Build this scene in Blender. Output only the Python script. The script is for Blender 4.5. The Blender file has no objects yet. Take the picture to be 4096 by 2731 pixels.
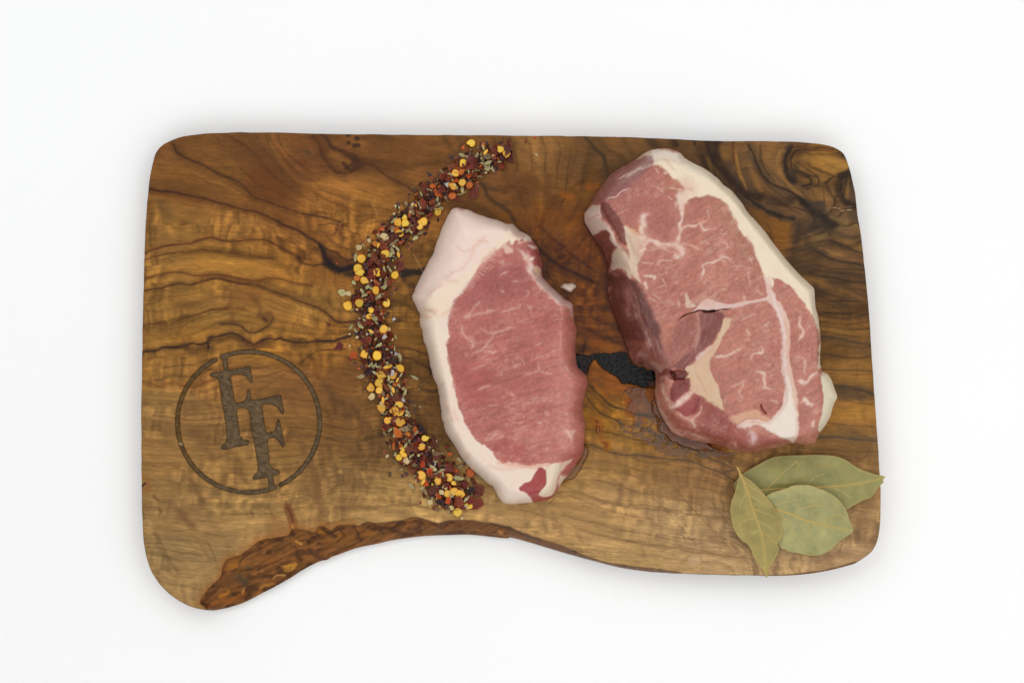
import bpy, math, random
import numpy as np
from mathutils import Vector, Matrix, Euler

# ------------------------------------------------------------------ scene, camera, light
scene = bpy.context.scene
COL = scene.collection
K = 0.00014            # metres on the board's top face per photograph pixel
D = 0.80               # camera height above the board's top face
T = 0.0165              # board thickness
CX, CY = 2048.0, 1365.5

cam_d = bpy.data.cameras.new('camera')
cam_d.sensor_width = 36.0
cam_d.lens = 36.0 * D / (4096 * K)
cam_d.clip_start = 0.01
cam_d.clip_end = 50.0
cam = bpy.data.objects.new('camera', cam_d)
cam.location = (0, 0, T + D)
COL.objects.link(cam)
scene.camera = cam
cam_d.dof.use_dof = True
cam_d.dof.focus_distance = D - 0.016
cam_d.dof.aperture_fstop = 5.6

world = bpy.data.worlds.new('World')
scene.world = world
world.use_nodes = True
wb = world.node_tree.nodes['Background']
wb.inputs[0].default_value = (0.97, 0.985, 1.0, 1)
wb.inputs[1].default_value = 0.52

def area(name, loc, size, power, target, color=(1, 1, 1)):
    l = bpy.data.lights.new(name, 'AREA')
    l.shape = 'RECTANGLE'; l.size = size[0]; l.size_y = size[1]
    l.energy = power; l.color = color
    o = bpy.data.objects.new(name, l)
    o.location = loc
    o.rotation_euler = (Vector(target) - Vector(loc)).to_track_quat('-Z', 'Y').to_euler()
    COL.objects.link(o)
    return o
area('softbox_key', (0.58, -0.50, 1.27), (1.5, 1.4), 7.2, (0.0, 0.0, 0.0), (1.0, 0.985, 0.96))
area('added_fill_front', (-0.35, -1.0, 1.35), (1.3, 0.9), 4.6, (0.0, 0.0, 0.0), (1.0, 0.995, 0.985))  # added fill from the front, evens out the light; no such lamp seen
area('added_fill_right', (1.05, 0.30, 1.35), (0.9, 1.3), 3.7, (0.0, 0.0, 0.0), (1.0, 0.995, 0.985))  # added fill on the right side, an assumed source out of view
area('added_fill_back', (0.30, 1.0, 1.35), (1.5, 0.9), 4.5, (0.0, 0.0, 0.0), (0.98, 0.99, 1.0))  # added light to soften the shade behind the board's top edge
area('added_fill_back_left', (-0.95, 0.95, 1.35), (1.4, 1.4), 10.4, (0.0, 0.0, 0.0), (0.97, 0.985, 1.0))  # added fill from back left to lift the board's shade

scene.view_settings.view_transform = 'Standard'
scene.view_settings.look = 'None'
scene.view_settings.exposure = -0.12
scene.view_settings.gamma = 1.0
scene.render.engine = 'CYCLES'
scene.render.resolution_x = 1024
scene.render.resolution_y = 682

# ------------------------------------------------------------------ coordinates
def unproj(sx, sy, z):
    """photograph pixel + height above the table -> metres"""
    k = K * (D - (z - T)) / D
    return (sx - CX) * k, (CY - sy) * k

ZONES = dict(a=(540, 500, .38265), b=(1340, 500, .38265), c=(540, 1000, .38265), d=(540, 1500, .38265),
             e=(540, 1900, .38265), f=(1340, 1900, .38265), g=(2240, 500, .38265), h=(2940, 500, .2551),
             i=(2940, 900, .2551), j=(2740, 1200, .38265), k=(2240, 1300, .2551), l=(2040, 1700, .38265),
             m=(2740, 1750, .38265), n=(1600, 800, .33503), o=(1600, 1300, .33503), p=(1600, 1560, .33503),
             t=(2800, 560, .5357), q=(2300, 560, .5), r=(2300, 1040, .5), B=(1300, 800, .25), C=(1300, 1180, .25), D=(1300, 1460, .25),
             E=(1500, 1740, .25), P=(0, 0, 1.74150), S=(0, 0, 1.0))

def tr(spec):
    """'a 12,34 56,78 | b 1,2' -> list of pixel points; each zone has its own origin and scale"""
    out = []
    for blk in spec.split('|'):
        tok = blk.split()
        ox, oy, f = ZONES[tok[0]]
        for t in tok[1:]:
            x, y = t.split(',')
            out.append((ox + float(x) * f, oy + float(y) * f))
    return np.array(out, dtype=np.float64)

def catmull(P, n=5, closed=False):
    P = np.asarray(P, float)
    if len(P) < 3: return P
    if closed: Q = np.vstack([P[-1], P, P[0], P[1]])
    else: Q = np.vstack([2 * P[0] - P[1], P, 2 * P[-1] - P[-2]])
    out = []
    t = np.linspace(0, 1, n, endpoint=False)[:, None]
    for i in range(1, len(Q) - 2):
        a, b, c, d = Q[i - 1], Q[i], Q[i + 1], Q[i + 2]
        m1 = (c - a) * .4; m2 = (d - b) * .4
        h = (2*t**3 - 3*t**2 + 1) * b + (t**3 - 2*t**2 + t) * m1 + (-2*t**3 + 3*t**2) * c + (t**3 - t**2) * m2
        out.append(h)
    out = np.vstack(out)
    if not closed: out = np.vstack([out, P[-1]])
    return out

def organic(P, amp, seed, f1=26., f2=8., res=7.):
    """small irregular wander of an outline along its normal"""
    P = np.asarray(P, float)
    Q = []; n = len(P)
    for i in range(n):                       # resample to about 5 px
        a, b = P[i], P[(i + 1) % n]; k = max(1, int(np.hypot(*(b - a)) / res))
        for t in range(k): Q.append(a + (b - a) * t / k)
    Q = np.array(Q)
    for _ in range(3): Q = (np.roll(Q, 1, 0) + 2 * Q + np.roll(Q, -1, 0)) / 4
    d = np.roll(Q, -1, 0) - np.roll(Q, 1, 0); nrm = np.stack([-d[:, 1], d[:, 0]], 1); nrm /= np.hypot(*nrm.T)[:, None] + 1e-9
    w = (fbm(Q[:, 0] / f1, Q[:, 1] / f1, seed, 2) - .5) * 2 * amp + (fbm(Q[:, 0] / f2, Q[:, 1] / f2, seed + 1, 2) - .5) * .7 * amp
    return Q + nrm * w[:, None]

def seg_dist(X, Y, P, closed=False, need=False):
    """distance from every point to a polyline, plus the arc position 0..1 and nearest point"""
    best = np.full(X.shape, 1e18); arc = np.zeros(X.shape)
    NX = np.zeros(X.shape) if need else None; NY = np.zeros(X.shape) if need else None
    Q = np.vstack([P, P[:1]]) if closed else P
    L = np.hypot(*(Q[1:] - Q[:-1]).T); tot = max(L.sum(), 1e-9); acc = 0
    for k in range(len(Q) - 1):
        ax, ay = Q[k]; dx, dy = Q[k + 1] - Q[k]
        l2 = dx * dx + dy * dy
        if l2 < 1e-9: continue
        t = np.clip(((X - ax) * dx + (Y - ay) * dy) / l2, 0, 1)
        px = ax + t * dx; py = ay + t * dy
        d2 = (X - px) ** 2 + (Y - py) ** 2
        m = d2 < best
        best = np.where(m, d2, best); arc = np.where(m, (acc + t * L[k]) / tot, arc)
        if need: NX = np.where(m, px, NX); NY = np.where(m, py, NY)
        acc += L[k]
    if need: return np.sqrt(best), arc, NX, NY
    return np.sqrt(best), arc

def inside(X, Y, P):
    r = np.zeros(X.shape, bool)
    Q = np.vstack([P, P[:1]])
    for k in range(len(P)):
        x1, y1 = Q[k]; x2, y2 = Q[k + 1]
        if y1 == y2: continue
        c = ((y1 > Y) != (y2 > Y)) & (X < (x2 - x1) * (Y - y1) / (y2 - y1) + x1)
        r ^= c
    return r

# ------------------------------------------------------------------ noise
def _hash(ix, iy, seed):
    h = (ix.astype(np.int64) * 374761393 + iy.astype(np.int64) * 668265263 + seed * 1442695041) & 0xffffffff
    h = ((h ^ (h >> 13)) * 1274126177) & 0xffffffff
    h = ((h ^ (h >> 16)) * 2246822519) & 0xffffffff
    return ((h ^ (h >> 15)) & 0xffffff) / float(0xffffff)

def vn(x, y, seed=0):
    ix = np.floor(x); iy = np.floor(y)
    fx = x - ix; fy = y - iy
    fx = fx * fx * fx * (fx * (fx * 6 - 15) + 10); fy = fy * fy * fy * (fy * (fy * 6 - 15) + 10)
    a = _hash(ix, iy, seed); b = _hash(ix + 1, iy, seed); c = _hash(ix, iy + 1, seed); d = _hash(ix + 1, iy + 1, seed)
    return (a * (1 - fx) + b * fx) * (1 - fy) + (c * (1 - fx) + d * fx) * fy * 1.0

def fbm(x, y, seed=0, oct=4, gain=.5):
    s = 0; a = 1; n = 0
    for o in range(oct):
        s = s + a * vn(x * 2 ** o + 17.3 * o, y * 2 ** o - 9.1 * o, seed + o * 31); n += a; a *= gain
    return s / n            # 0..1, mean .5

def sm(e0, e1, x):
    t = np.clip((x - e0) / (e1 - e0 + 1e-12), 0, 1)
    return t * t * (3 - 2 * t)

def lin(c):
    c = np.asarray(c, float) / 255.0
    return np.maximum(0.82 * np.where(c <= 0.04045, c / 12.92, ((c + 0.055) / 1.055) ** 2.4) - 0.009, 0.003)

# ------------------------------------------------------------------ painting on a raster that lies in the board's plane
class Canvas:
    mottle = False
    def __init__(s, x0, y0, x1, y1, step):
        s.x0, s.y0, s.st = x0, y0, step
        s.nx = int(math.ceil((x1 - x0) / step)) + 1; s.ny = int(math.ceil((y1 - y0) / step)) + 1
        s.X, s.Y = np.meshgrid(x0 + np.arange(s.nx) * step, y0 + np.arange(s.ny) * step)
        s.rgb = np.zeros((s.ny, s.nx, 3))
    def win(s, P, pad):
        lo = P.min(0) - pad; hi = P.max(0) + pad
        i0 = max(0, int((lo[0] - s.x0) / s.st)); i1 = min(s.nx, int((hi[0] - s.x0) / s.st) + 2)
        j0 = max(0, int((lo[1] - s.y0) / s.st)); j1 = min(s.ny, int((hi[1] - s.y0) / s.st) + 2)
        if i1 <= i0 or j1 <= j0: return None
        return slice(j0, j1), slice(i0, i1)
    def smask(s, spec, w, soft=.5, wob=.35, taper=(1, 1), seed=1, wf=30., jit=0.):
        P = catmull(tr(spec) if isinstance(spec, str) else spec)
        sl = s.win(P, w * 2.2 + 6 + jit)
        if sl is None: return None
        X, Y = s.X[sl], s.Y[sl]
        if jit:
            X = X + (fbm(X / 28, Y / 28, seed + 5, 2) - .5) * 2 * jit; Y = Y + (fbm(X / 28, Y / 28, seed + 6, 2) - .5) * 2 * jit
        d, a = seg_dist(X, Y, P)
        tp = np.minimum(1, taper[0] + a * 6) * np.minimum(1, taper[1] + (1 - a) * 6)
        hw = w * .5 * (1 + wob * 2 * (fbm(s.X[sl] / wf, s.Y[sl] / wf, seed, 2) - .5)) * tp
        f = max(w * soft, 1.2)
        m = 1 - sm(hw - f * .5, hw + f * .5, d)
        if s.mottle and w >= 10: m = m * np.clip(.35 + 1.3 * fbm((s.X[sl] + s.Y[sl] * .2) / 16, s.Y[sl] / 9, seed + 40, 3), 0, 1)
        return sl, m
    def pmask(s, spec, feather=6, jit=4, jf=24., seed=3, smooth=True):
        P = tr(spec) if isinstance(spec, str) else np.asarray(spec, float)
        if smooth: P = catmull(P, 4, True)
        sl = s.win(P, feather + jit * 2 + 4)
        if sl is None: return None
        X, Y = s.X[sl], s.Y[sl]
        X = X + (fbm(X / jf, Y / jf, seed, 3) - .5) * 2 * jit * 1.6; Y = Y + (fbm(Y / jf, X / jf, seed + 9, 3) - .5) * 2 * jit * 1.6
        d, _ = seg_dist(X, Y, P, True)
        d = np.where(inside(X, Y, P), d, -d)
        return sl, sm(-feather * .5, feather * .5, d)
    def blend(s, sm_, color, al):
        if sm_ is None: return
        sl, m = sm_
        m = (m * al)[..., None]
        s.rgb[sl] = s.rgb[sl] * (1 - m) + np.asarray(color, float) * m
    def mul(s, sm_, color, al):
        if sm_ is None: return
        sl, m = sm_
        m = (m * al)[..., None]
        s.rgb[sl] = s.rgb[sl] * (1 - m + m * np.asarray(color, float))
    def stroke(s, spec, w, color, al=1., **k): s.blend(s.smask(spec, w, **k), color, al)
    def poly(s, spec, color, al=1., **k): s.blend(s.pmask(spec, **k), color, al)

# ------------------------------------------------------------------ things and parts
def tag(o, label=None, cat=None, group=None, kind=None):
    if label: o['label'] = label
    if cat: o['category'] = cat
    if group: o['group'] = group
    if kind: o['kind'] = kind
    return o

def empty(name, loc=(0, 0, 0)):
    o = bpy.data.objects.new(name, None)
    o.empty_display_size = 0.01
    o.location = loc
    COL.objects.link(o)
    return o

def link_mesh(name, me, mat=None, parent=None):
    if mat is not None and not me.materials: me.materials.append(mat)
    o = bpy.data.objects.new(name, me)
    COL.objects.link(o)
    if parent is not None:
        o.parent = parent
    return o

def mesh_np(name, V, F, smooth=True, cols=None, attrs=None, org=None):
    """V (n,3), F (m,4) quads or (m,3)"""
    me = bpy.data.meshes.new(name)
    V = np.asarray(V, float)
    if org is not None: V = V - np.array(org, float)
    V = np.asarray(V, np.float32); F = np.asarray(F, np.int32)
    k = F.shape[1]
    me.vertices.add(len(V)); me.vertices.foreach_set('co', V.ravel())
    me.loops.add(F.size); me.loops.foreach_set('vertex_index', F.ravel())
    me.polygons.add(len(F))
    me.polygons.foreach_set('loop_start', np.arange(0, F.size, k, dtype=np.int32))
    me.polygons.foreach_set('use_smooth', np.full(len(F), smooth, bool))
    if cols is not None:
        a = me.color_attributes.new('Col', 'FLOAT_COLOR', 'POINT')
        a.data.foreach_set('color', np.hstack([cols, np.ones((len(cols), 1))]).astype(np.float32).ravel())
    for n, v in (attrs or {}).items():
        a = me.attributes.new(n, 'FLOAT', 'POINT')
        a.data.foreach_set('value', np.asarray(v, np.float32).ravel())
    me.update(calc_edges=True)
    me.validate()
    return me

def relief(cv, outline, zf, ground, cols, attrs=None, split=None, inset=6, bevel=None):
    """A solid whose upper face is a height field over `outline` (photo plane), closed by a wall and an underside.
       returns list of (V,F,cols,attrs), one per value of split (face ids)"""
    X, Y = cv.X.copy(), cv.Y.copy()
    Cx = X[:-1, :-1] + cv.st / 2; Cy = Y[:-1, :-1] + cv.st / 2
    keep = inside(Cx, Cy, outline)
    used = np.zeros(X.shape, int)
    for a in (0, 1):
        for b in (0, 1):
            used[a:used.shape[0] - 1 + a, b:used.shape[1] - 1 + b] += keep
    bnd = (used > 0) & (used < 4)
    bx, by = X[bnd], Y[bnd]
    _, _, nx_, ny_ = seg_dist(bx, by, outline, True, True)
    X[bnd] = nx_; Y[bnd] = ny_
    Z = zf.copy()
    idx = -np.ones(X.shape, int)
    m = used > 0
    idx[m] = np.arange(m.sum())
    wx, wy = unproj(X[m], Y[m], Z[m])
    V = np.stack([wx, wy, Z[m]], 1)
    C = lin(cols[m])
    A = {n: v[m] for n, v in (attrs or {}).items()}
    jj, ii = np.nonzero(keep)
    F = np.stack([idx[jj + 1, ii], idx[jj + 1, ii + 1], idx[jj, ii + 1], idx[jj, ii]], 1)
    out = []
    ids = split[jj, ii] if split is not None else np.zeros(len(F), int)
    # boundary edges of the kept faces
    E = np.vstack([F[:, [0, 1]], F[:, [1, 2]], F[:, [2, 3]], F[:, [3, 0]]])
    key = np.sort(E, 1); code = key[:, 0].astype(np.int64) * (len(V) + 1) + key[:, 1]
    u, first, cnt = np.unique(code, return_index=True, return_counts=True)
    BE = E[first[cnt == 1]]
    bv = np.unique(BE)
    remap = -np.ones(len(V), int)
    # wall going down in rings
    cen = V[:, :2].mean(0)
    rings = ground            # list of (fraction down 0..1, inset metres)
    zb = rings[0]
    base = len(V); allV = [V]; allC = [C]; allA = {n: [v] for n, v in A.items()}
    # outward normals per boundary vertex from edges
    nrm = np.zeros((len(V), 2))
    e = V[BE[:, 1], :2] - V[BE[:, 0], :2]
    nn = np.stack([e[:, 1], -e[:, 0]], 1)
    np.add.at(nrm, BE[:, 0], nn); np.add.at(nrm, BE[:, 1], nn)
    nb = nrm[bv]; nb /= (np.hypot(nb[:, 0], nb[:, 1])[:, None] + 1e-12)
    prev = {}
    remap[bv] = np.arange(len(bv))
    prev_idx = bv.copy()
    walls = []
    for fr, ins in rings[1]:
        W = V[bv].copy()
        W[:, 2] = V[bv, 2] * (1 - fr) + zb * fr
        W[:, :2] -= nb * ins
        allV.append(W); allC.append(C[bv]);
        for n in A: allA[n].append(A[n][bv])
        cur = base + np.arange(len(bv)); base += len(bv)
        a = prev_idx[remap[BE[:, 0]]]; b = prev_idx[remap[BE[:, 1]]]
        c = cur[remap[BE[:, 1]]]; d = cur[remap[BE[:, 0]]]
        walls.append(np.stack([a, d, c, b], 1))
        prev_idx = cur
    V2 = np.vstack(allV); C2 = np.vstack(allC); A2 = {n: np.concatenate(v) for n, v in allA.items()}
    WF = np.vstack(walls)
    for k in np.unique(ids):
        FF = F[ids == k]
        if k == 0: FF = np.vstack([FF, WF])
        uu, inv = np.unique(FF, return_inverse=True)
        out.append((k, V2[uu], inv.reshape(FF.shape), C2[uu], {n: v[uu] for n, v in A2.items()}))
    return out

# ------------------------------------------------------------------ materials
def new_mat(name):
    m = bpy.data.materials.new(name); m.use_nodes = True
    return m, m.node_tree, m.node_tree.nodes['Principled BSDF']
def nd(nt, typ, **kw):
    n = nt.nodes.new(typ)
    for k_, v in kw.items(): setattr(n, k_, v)
    return n
def noise(nt, coord, scale, detail=4., rough=.55, map_scale=(1, 1, 1), rot=0., dist=0.):
    mp = nd(nt, 'ShaderNodeMapping'); mp.inputs['Scale'].default_value = map_scale; mp.inputs['Rotation'].default_value = (0, 0, rot)
    nt.links.new(coord, mp.inputs[0])
    n = nd(nt, 'ShaderNodeTexNoise'); n.inputs['Scale'].default_value = scale; n.inputs['Detail'].default_value = detail
    n.inputs['Roughness'].default_value = rough; n.inputs['Distortion'].default_value = dist
    nt.links.new(mp.outputs[0], n.inputs['Vector'])
    return n.outputs['Fac']
def remap(nt, val, a, b, c, d):
    m = nd(nt, 'ShaderNodeMapRange'); nt.links.new(val, m.inputs[0])
    for i_, v in enumerate((a, b, c, d)): m.inputs[i_ + 1].default_value = v
    return m.outputs[0]
def mulcol(nt, col, fac):
    m = nd(nt, 'ShaderNodeVectorMath', operation='SCALE'); nt.links.new(col, m.inputs[0]); nt.links.new(fac, m.inputs['Scale'])
    return m.outputs[0]
def mth(nt, op, a, b):
    m = nd(nt, 'ShaderNodeMath', operation=op)
    for i_, v in enumerate((a, b)):
        if isinstance(v, (int, float)): m.inputs[i_].default_value = v
        else: nt.links.new(v, m.inputs[i_])
    return m.outputs[0]
def bump(nt, bsdf, h, strength, dist):
    b = nd(nt, 'ShaderNodeBump'); b.inputs['Strength'].default_value = strength; b.inputs['Distance'].default_value = dist
    nt.links.new(h, b.inputs['Height']); nt.links.new(b.outputs[0], bsdf.inputs['Normal'])
# ------------------------------------------------------------------ the table
m_table, nt, bs = new_mat('white_table')
bs.inputs['Roughness'].default_value = 0.55
tc = nd(nt, 'ShaderNodeTexCoord')
f1 = remap(nt, noise(nt, tc.outputs['Object'], 6, 4), .3, .7, .985, 1.0)
f2 = remap(nt, noise(nt, tc.outputs['Object'], 260, 3), .3, .7, .992, 1.0)
rgb = nd(nt, 'ShaderNodeRGB'); rgb.outputs[0].default_value = (0.90, 0.90, 0.895, 1)
nt.links.new(mulcol(nt, rgb.outputs[0], mth(nt, 'MULTIPLY', f1, f2)), bs.inputs['Base Color'])
tv = np.array([(-1.6, -1.4, 0), (1.6, -1.4, 0), (1.6, 1.4, 0), (-1.6, 1.4, 0)], float)
table = link_mesh('table_top', mesh_np('table_top', tv, [(0, 1, 2, 3)], smooth=False), m_table)
tag(table, kind='structure')

# ------------------------------------------------------------------ the olive wood board
OUT = catmull(tr('a 105,1200 125,850 150,600 175,440 205,330 235,265 300,205 400,155 530,115 700,95 950,82 1200,78 1500,80 1900,92 2200,97 '
      '| b 550,102 1300,108 2000,113 | g 400,120 900,135 1300,155 1600,168 2000,170 | h 800,262 1100,275 1350,300 1500,335 1600,378 1690,440 1740,520 1780,640 1830,820 '
      '1870,1000 1905,1250 1925,1450 | i 1975,150 2010,480 2040,760 2080,1150 2110,1520 | j 1945,450 1965,780 1990,1150 2010,1420 | m 2030,300 2045,560 2042,850 2032,980 2008,1090 '
      '1960,1180 1890,1240 1780,1312 1640,1350 1450,1398 1200,1433 1000,1442 800,1440 500,1435 200,1428 0,1420 '
      '| l 1700,1545 1400,1525 1100,1475 800,1395 500,1310 250,1235 0,1165 | f 1800,660 1500,625 1300,620 1000,630 700,658 400,720 200,765 0,840 '
      '| e 2060,850 2000,885 1940,893 1750,985 1640,1060 1560,1110 1400,1190 1250,1270 1100,1345 960,1385 820,1410 700,1400 600,1378 480,1325 360,1240 250,1130 170,1000 120,850 '
      '90,680 78,450 70,200 | d 68,700 65,300 | c 72,1300 78,900 90,400'), 5, True)
OUT = organic(OUT, 1.3, 3, 60., 24., 16.)
BARK = tr('e 760,1402 690,1340 700,1280 760,1200 830,1130 900,1060 920,960 970,880 1100,840 1200,770 1300,690 1450,655 1600,630 1650,560 1800,580 1880,600 1940,530 2050,580 2130,530 2280,520 '
      '| f 240,530 330,490 450,500 650,480 830,440 960,470 1080,500 1200,470 1400,470 1600,500 1800,535 1930,590 2100,650 2352,730 '
      '| l 650,1310 850,1390 1050,1440 1300,1480 1600,1510 1800,1545')
st = 3.0
cv = Canvas(560, 525, 3530, 2446, st)
X, Y = cv.X, cv.Y
cv.mottle = True
W2 = fbm(X / 90, Y / 60, 11, 3) - .5

# base colours, P coordinates of the photograph
samples = [(380,340,122,80,44),(450,400,135,90,46),(600,340,124,82,45),(700,380,108,68,38),(760,440,168,112,56),(620,430,116,70,35),(520,430,138,94,48),(400,450,124,82,42),
 (400,505,150,106,54),(560,500,152,106,54),(680,560,142,94,46),(380,560,152,110,58),(500,600,164,116,54),(650,620,162,112,52),(750,620,138,90,44),(400,650,152,108,54),
 (500,720,160,116,60),(600,740,154,108,54),(720,700,162,116,58),(380,720,142,102,52),(450,780,168,118,54),(620,790,164,112,50),(750,800,154,104,48),(370,850,152,108,56),
 (470,860,142,98,52),(600,860,132,92,52),(700,880,130,88,50),(780,860,126,84,46),(380,930,148,112,66),(450,980,138,102,60),(700,980,138,98,54),(800,950,116,80,44),
 (850,1000,118,84,48),(400,1050,150,112,66),(550,1080,152,114,66),(700,1080,144,106,62),(380,1150,150,116,72),(450,1200,144,110,68),(550,1170,160,124,74),(650,1130,162,122,72),
 (420,1270,142,112,70),(480,1350,152,118,74),(800,1110,142,108,66),(900,1150,168,130,78),(1000,1170,174,136,82),(1200,1190,168,130,82),(1300,1100,168,130,78),(1400,1150,164,126,80),
 (1450,1050,152,114,66),(1600,1100,148,108,66),(1550,1200,168,134,90),(1450,1270,172,136,86),(1650,1250,170,136,94),(1750,1290,176,142,98),(1900,1280,168,134,94),(1990,1200,154,120,80),
 (1980,1130,142,108,68),(860,360,120,78,42),(950,350,116,76,42),(1000,360,112,73,38),(900,430,142,94,46),(820,470,160,108,52),(1150,370,122,82,44),(1250,350,150,106,60),
 (1200,430,106,68,38),(1280,420,126,84,46),(1340,370,110,76,44),(1280,500,132,80,24),(1350,560,122,72,18),(1300,620,108,66,18),(1360,680,118,70,18),(1350,760,130,78,18),
 (1400,880,152,92,28),(1370,950,152,104,42),(1450,930,168,116,58),(1500,980,156,116,70),(1430,1000,160,116,62),(1480,1040,140,100,54),(940,620,122,84,42),(930,720,132,92,44),(930,850,116,80,40),
 (960,950,106,74,40),(1550,350,112,80,48),(1650,340,106,74,44),(1750,350,100,70,40),(1850,345,112,78,44),(1900,330,150,104,52),(1900,380,184,134,66),(1870,370,170,122,60),(1940,430,62,46,34),(1850,450,92,65,38),
 (1780,430,96,66,38),(1700,420,84,60,38),(1750,500,82,58,36),(1800,540,112,74,38),(1900,520,66,50,36),(1870,600,84,60,36),(1950,580,92,66,42),(1900,660,74,53,36),
 (1960,700,98,68,40),(1930,740,134,94,48),(1920,790,102,72,38),(1950,850,146,104,54),(1960,900,132,93,48),(1950,960,158,112,54),(1960,1010,124,90,52),(1990,1060,140,104,62)]
acc = np.zeros(cv.rgb.shape); wsum = np.zeros(X.shape)
wx_ = X + 70 * (fbm(X / 110, Y / 70, 21, 3) - .5); wy_ = Y + 70 * (fbm(X / 110, Y / 70, 22, 3) - .5)
for px, py, r_, g_, b_ in samples:
    d2 = ((wx_ - px * 1.7415) / 1.5) ** 2 + (wy_ - py * 1.7415) ** 2
    w = 1.0 / (d2 + 45.0 ** 2) ** 2
    acc += w[..., None] * np.array([r_, g_, b_], float); wsum += w
cv.rgb = acc / wsum[..., None]

# ring coordinate: guide lines carry a level, everything between is relaxed to a smooth sheet
guides = [(20, 'a 1500,80 1600,250 1750,400 2000,520 2300,600 | b 500,700 900,900'),
 (100, 'a 1000,80 1300,250 1500,420 1600,560 1750,660 1950,790 2200,880 | B 100,250 500,500'),
 (170, 'a 400,200 450,290 600,370 750,440 1000,560 1150,650 1230,750 1400,810 1600,880 1750,930 2000,960 2150,1000'),
 (260, 'a 150,670 400,700 550,735 750,775 950,830 1050,865 1150,890 1230,895 1350,940 1500,1010 1700,1100 1850,1195 1930,1250 | a 2100,1340 2300,1400'),
 (400, 'a 105,1335 300,1270 500,1245 700,1200 850,1180 1000,1210 1150,1200 1350,1200 1500,1260 1700,1385 1900,1440 2100,1520'),
 (440, 'a 105,1405 400,1335 750,1305 950,1330 1200,1370 1450,1390'),
 (540, 'c 90,430 300,390 500,350 620,355 750,310 900,300 1050,330 1300,380 1500,460 1700,530 1900,600 2050,700 2120,750 2300,745'),
 (640, 'c 80,810 200,770 350,760 450,745 550,700 700,660 850,620 960,605 1100,615'),
 (730, 'c 80,1075 250,1050 320,1010 450,1010 600,980 780,960 870,900 1000,880 1080,900 1200,960 1320,950 1420,920 1520,930 1700,960 1850,960 2080,940 2250,900'),
 (830, 'c 80,1380 230,1420 420,1380 600,1420 800,1330 1100,1250 1500,1220 1700,1260 | d 2300,100'),
 (1050, 'd 70,500 600,600 1100,560 1700,500 2300,650'), (1300, 'd 70,1100 800,1150 1500,1200 2300,1000 | l 0,700 600,700 1100,830 2000,950'),
 (1500, 'e 80,500 800,560 1500,500 2300,330 | l 0,1000 500,1000 1100,1180 2000,1350'),
 (1700, 'e 150,1000 700,1200 | l 1000,1420 2300,1540'),
 (1180, 'l 780,210 1000,260 1100,290 1300,320 1600,350 1850,370 2050,450 2350,580 | m 550,450 900,600'),
 (1120, 'l 780,40 1100,110 1500,170 1800,230 2000,300 2350,460'),
 (1000, 'k 400,1090 600,1300 900,1500 1200,1560'), (960, 'k 440,900 600,1080 750,1220 1000,1320 1200,1390 1600,1440 | j 1350,1430 1600,1430 2010,1470'),
 (800, 'j 1400,950 1600,910 1980,985'), (720, 'j 1440,720 1700,740 1960,745'), (640, 'j 1420,370 1600,400 1800,450 1940,470'), (560, 'j 1400,170 1700,190 1920,130'),
 (470, 'i 1080,780 1400,820 1700,850 2050,900'), (400, 'i 1350,650 1600,690 2030,710'), (330, 'i 1200,400 1450,500 1600,570 1800,600 2020,640'),
 (250, 'i 1480,230 1700,350 2000,450'), (10, 'h 0,870 200,1100 500,1380 950,1490'), (60, 'h 300,400 500,780 700,1000 1000,1180 1200,1330'),
 (20, 'b 900,120 1300,250 | b 1500,590 1700,760 1850,920 | n 1300,180 1500,400'), (300, 'n 1700,700 2000,900 2300,1000'), (600, 'k 0,0 500,200 1000,250')]
q = 4
gx, gy = X[::q, ::q], Y[::q, ::q]
lev = (gy - 525) * 0.9
fix = np.zeros(gx.shape, bool)
for L_, sp in guides:
    P_ = catmull(tr(sp), 5)
    d, _ = seg_dist(gx, gy, P_)
    m = d < st * q * .75
    lev = np.where(m, L_, lev); fix |= m
for L0, it in ((8, 160), (4, 160), (2, 200), (1, 300)):
    for _ in range(it):
        n_ = np.pad(lev, L0, mode='edge')
        av = (n_[:-2*L0, L0:-L0] + n_[2*L0:, L0:-L0] + n_[L0:-L0, :-2*L0] + n_[L0:-L0, 2*L0:]) / 4
        lev = np.where(fix, lev, av)
# bilinear up-sampling
fi = np.arange(cv.ny) / q; fj = np.arange(cv.nx) / q
i0 = np.minimum(fi.astype(int), lev.shape[0] - 2); j0 = np.minimum(fj.astype(int), lev.shape[1] - 2)
ti = np.clip(fi - i0, 0, 1)[:, None]; tj = np.clip(fj - j0, 0, 1)[None]
LV = (lev[i0][:, j0] * (1 - tj) + lev[i0][:, j0 + 1] * tj) * (1 - ti) + (lev[i0 + 1][:, j0] * (1 - tj) + lev[i0 + 1][:, j0 + 1] * tj) * ti
lvw = LV + 26 * (fbm(X / 120, Y / 60, 31, 4) - .5) + 9 * (fbm(X / 25, Y / 30, 33, 3) - .5)
lvs = LV + 30 * (fbm(X / 240, Y / 120, 35, 2) - .5) + 2.5 * (fbm(X / 26, Y / 40, 36, 2) - .5)

right = sm(2350, 2700, X + (Y - 1000) * .2) * sm(1750, 1500, Y)
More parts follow.
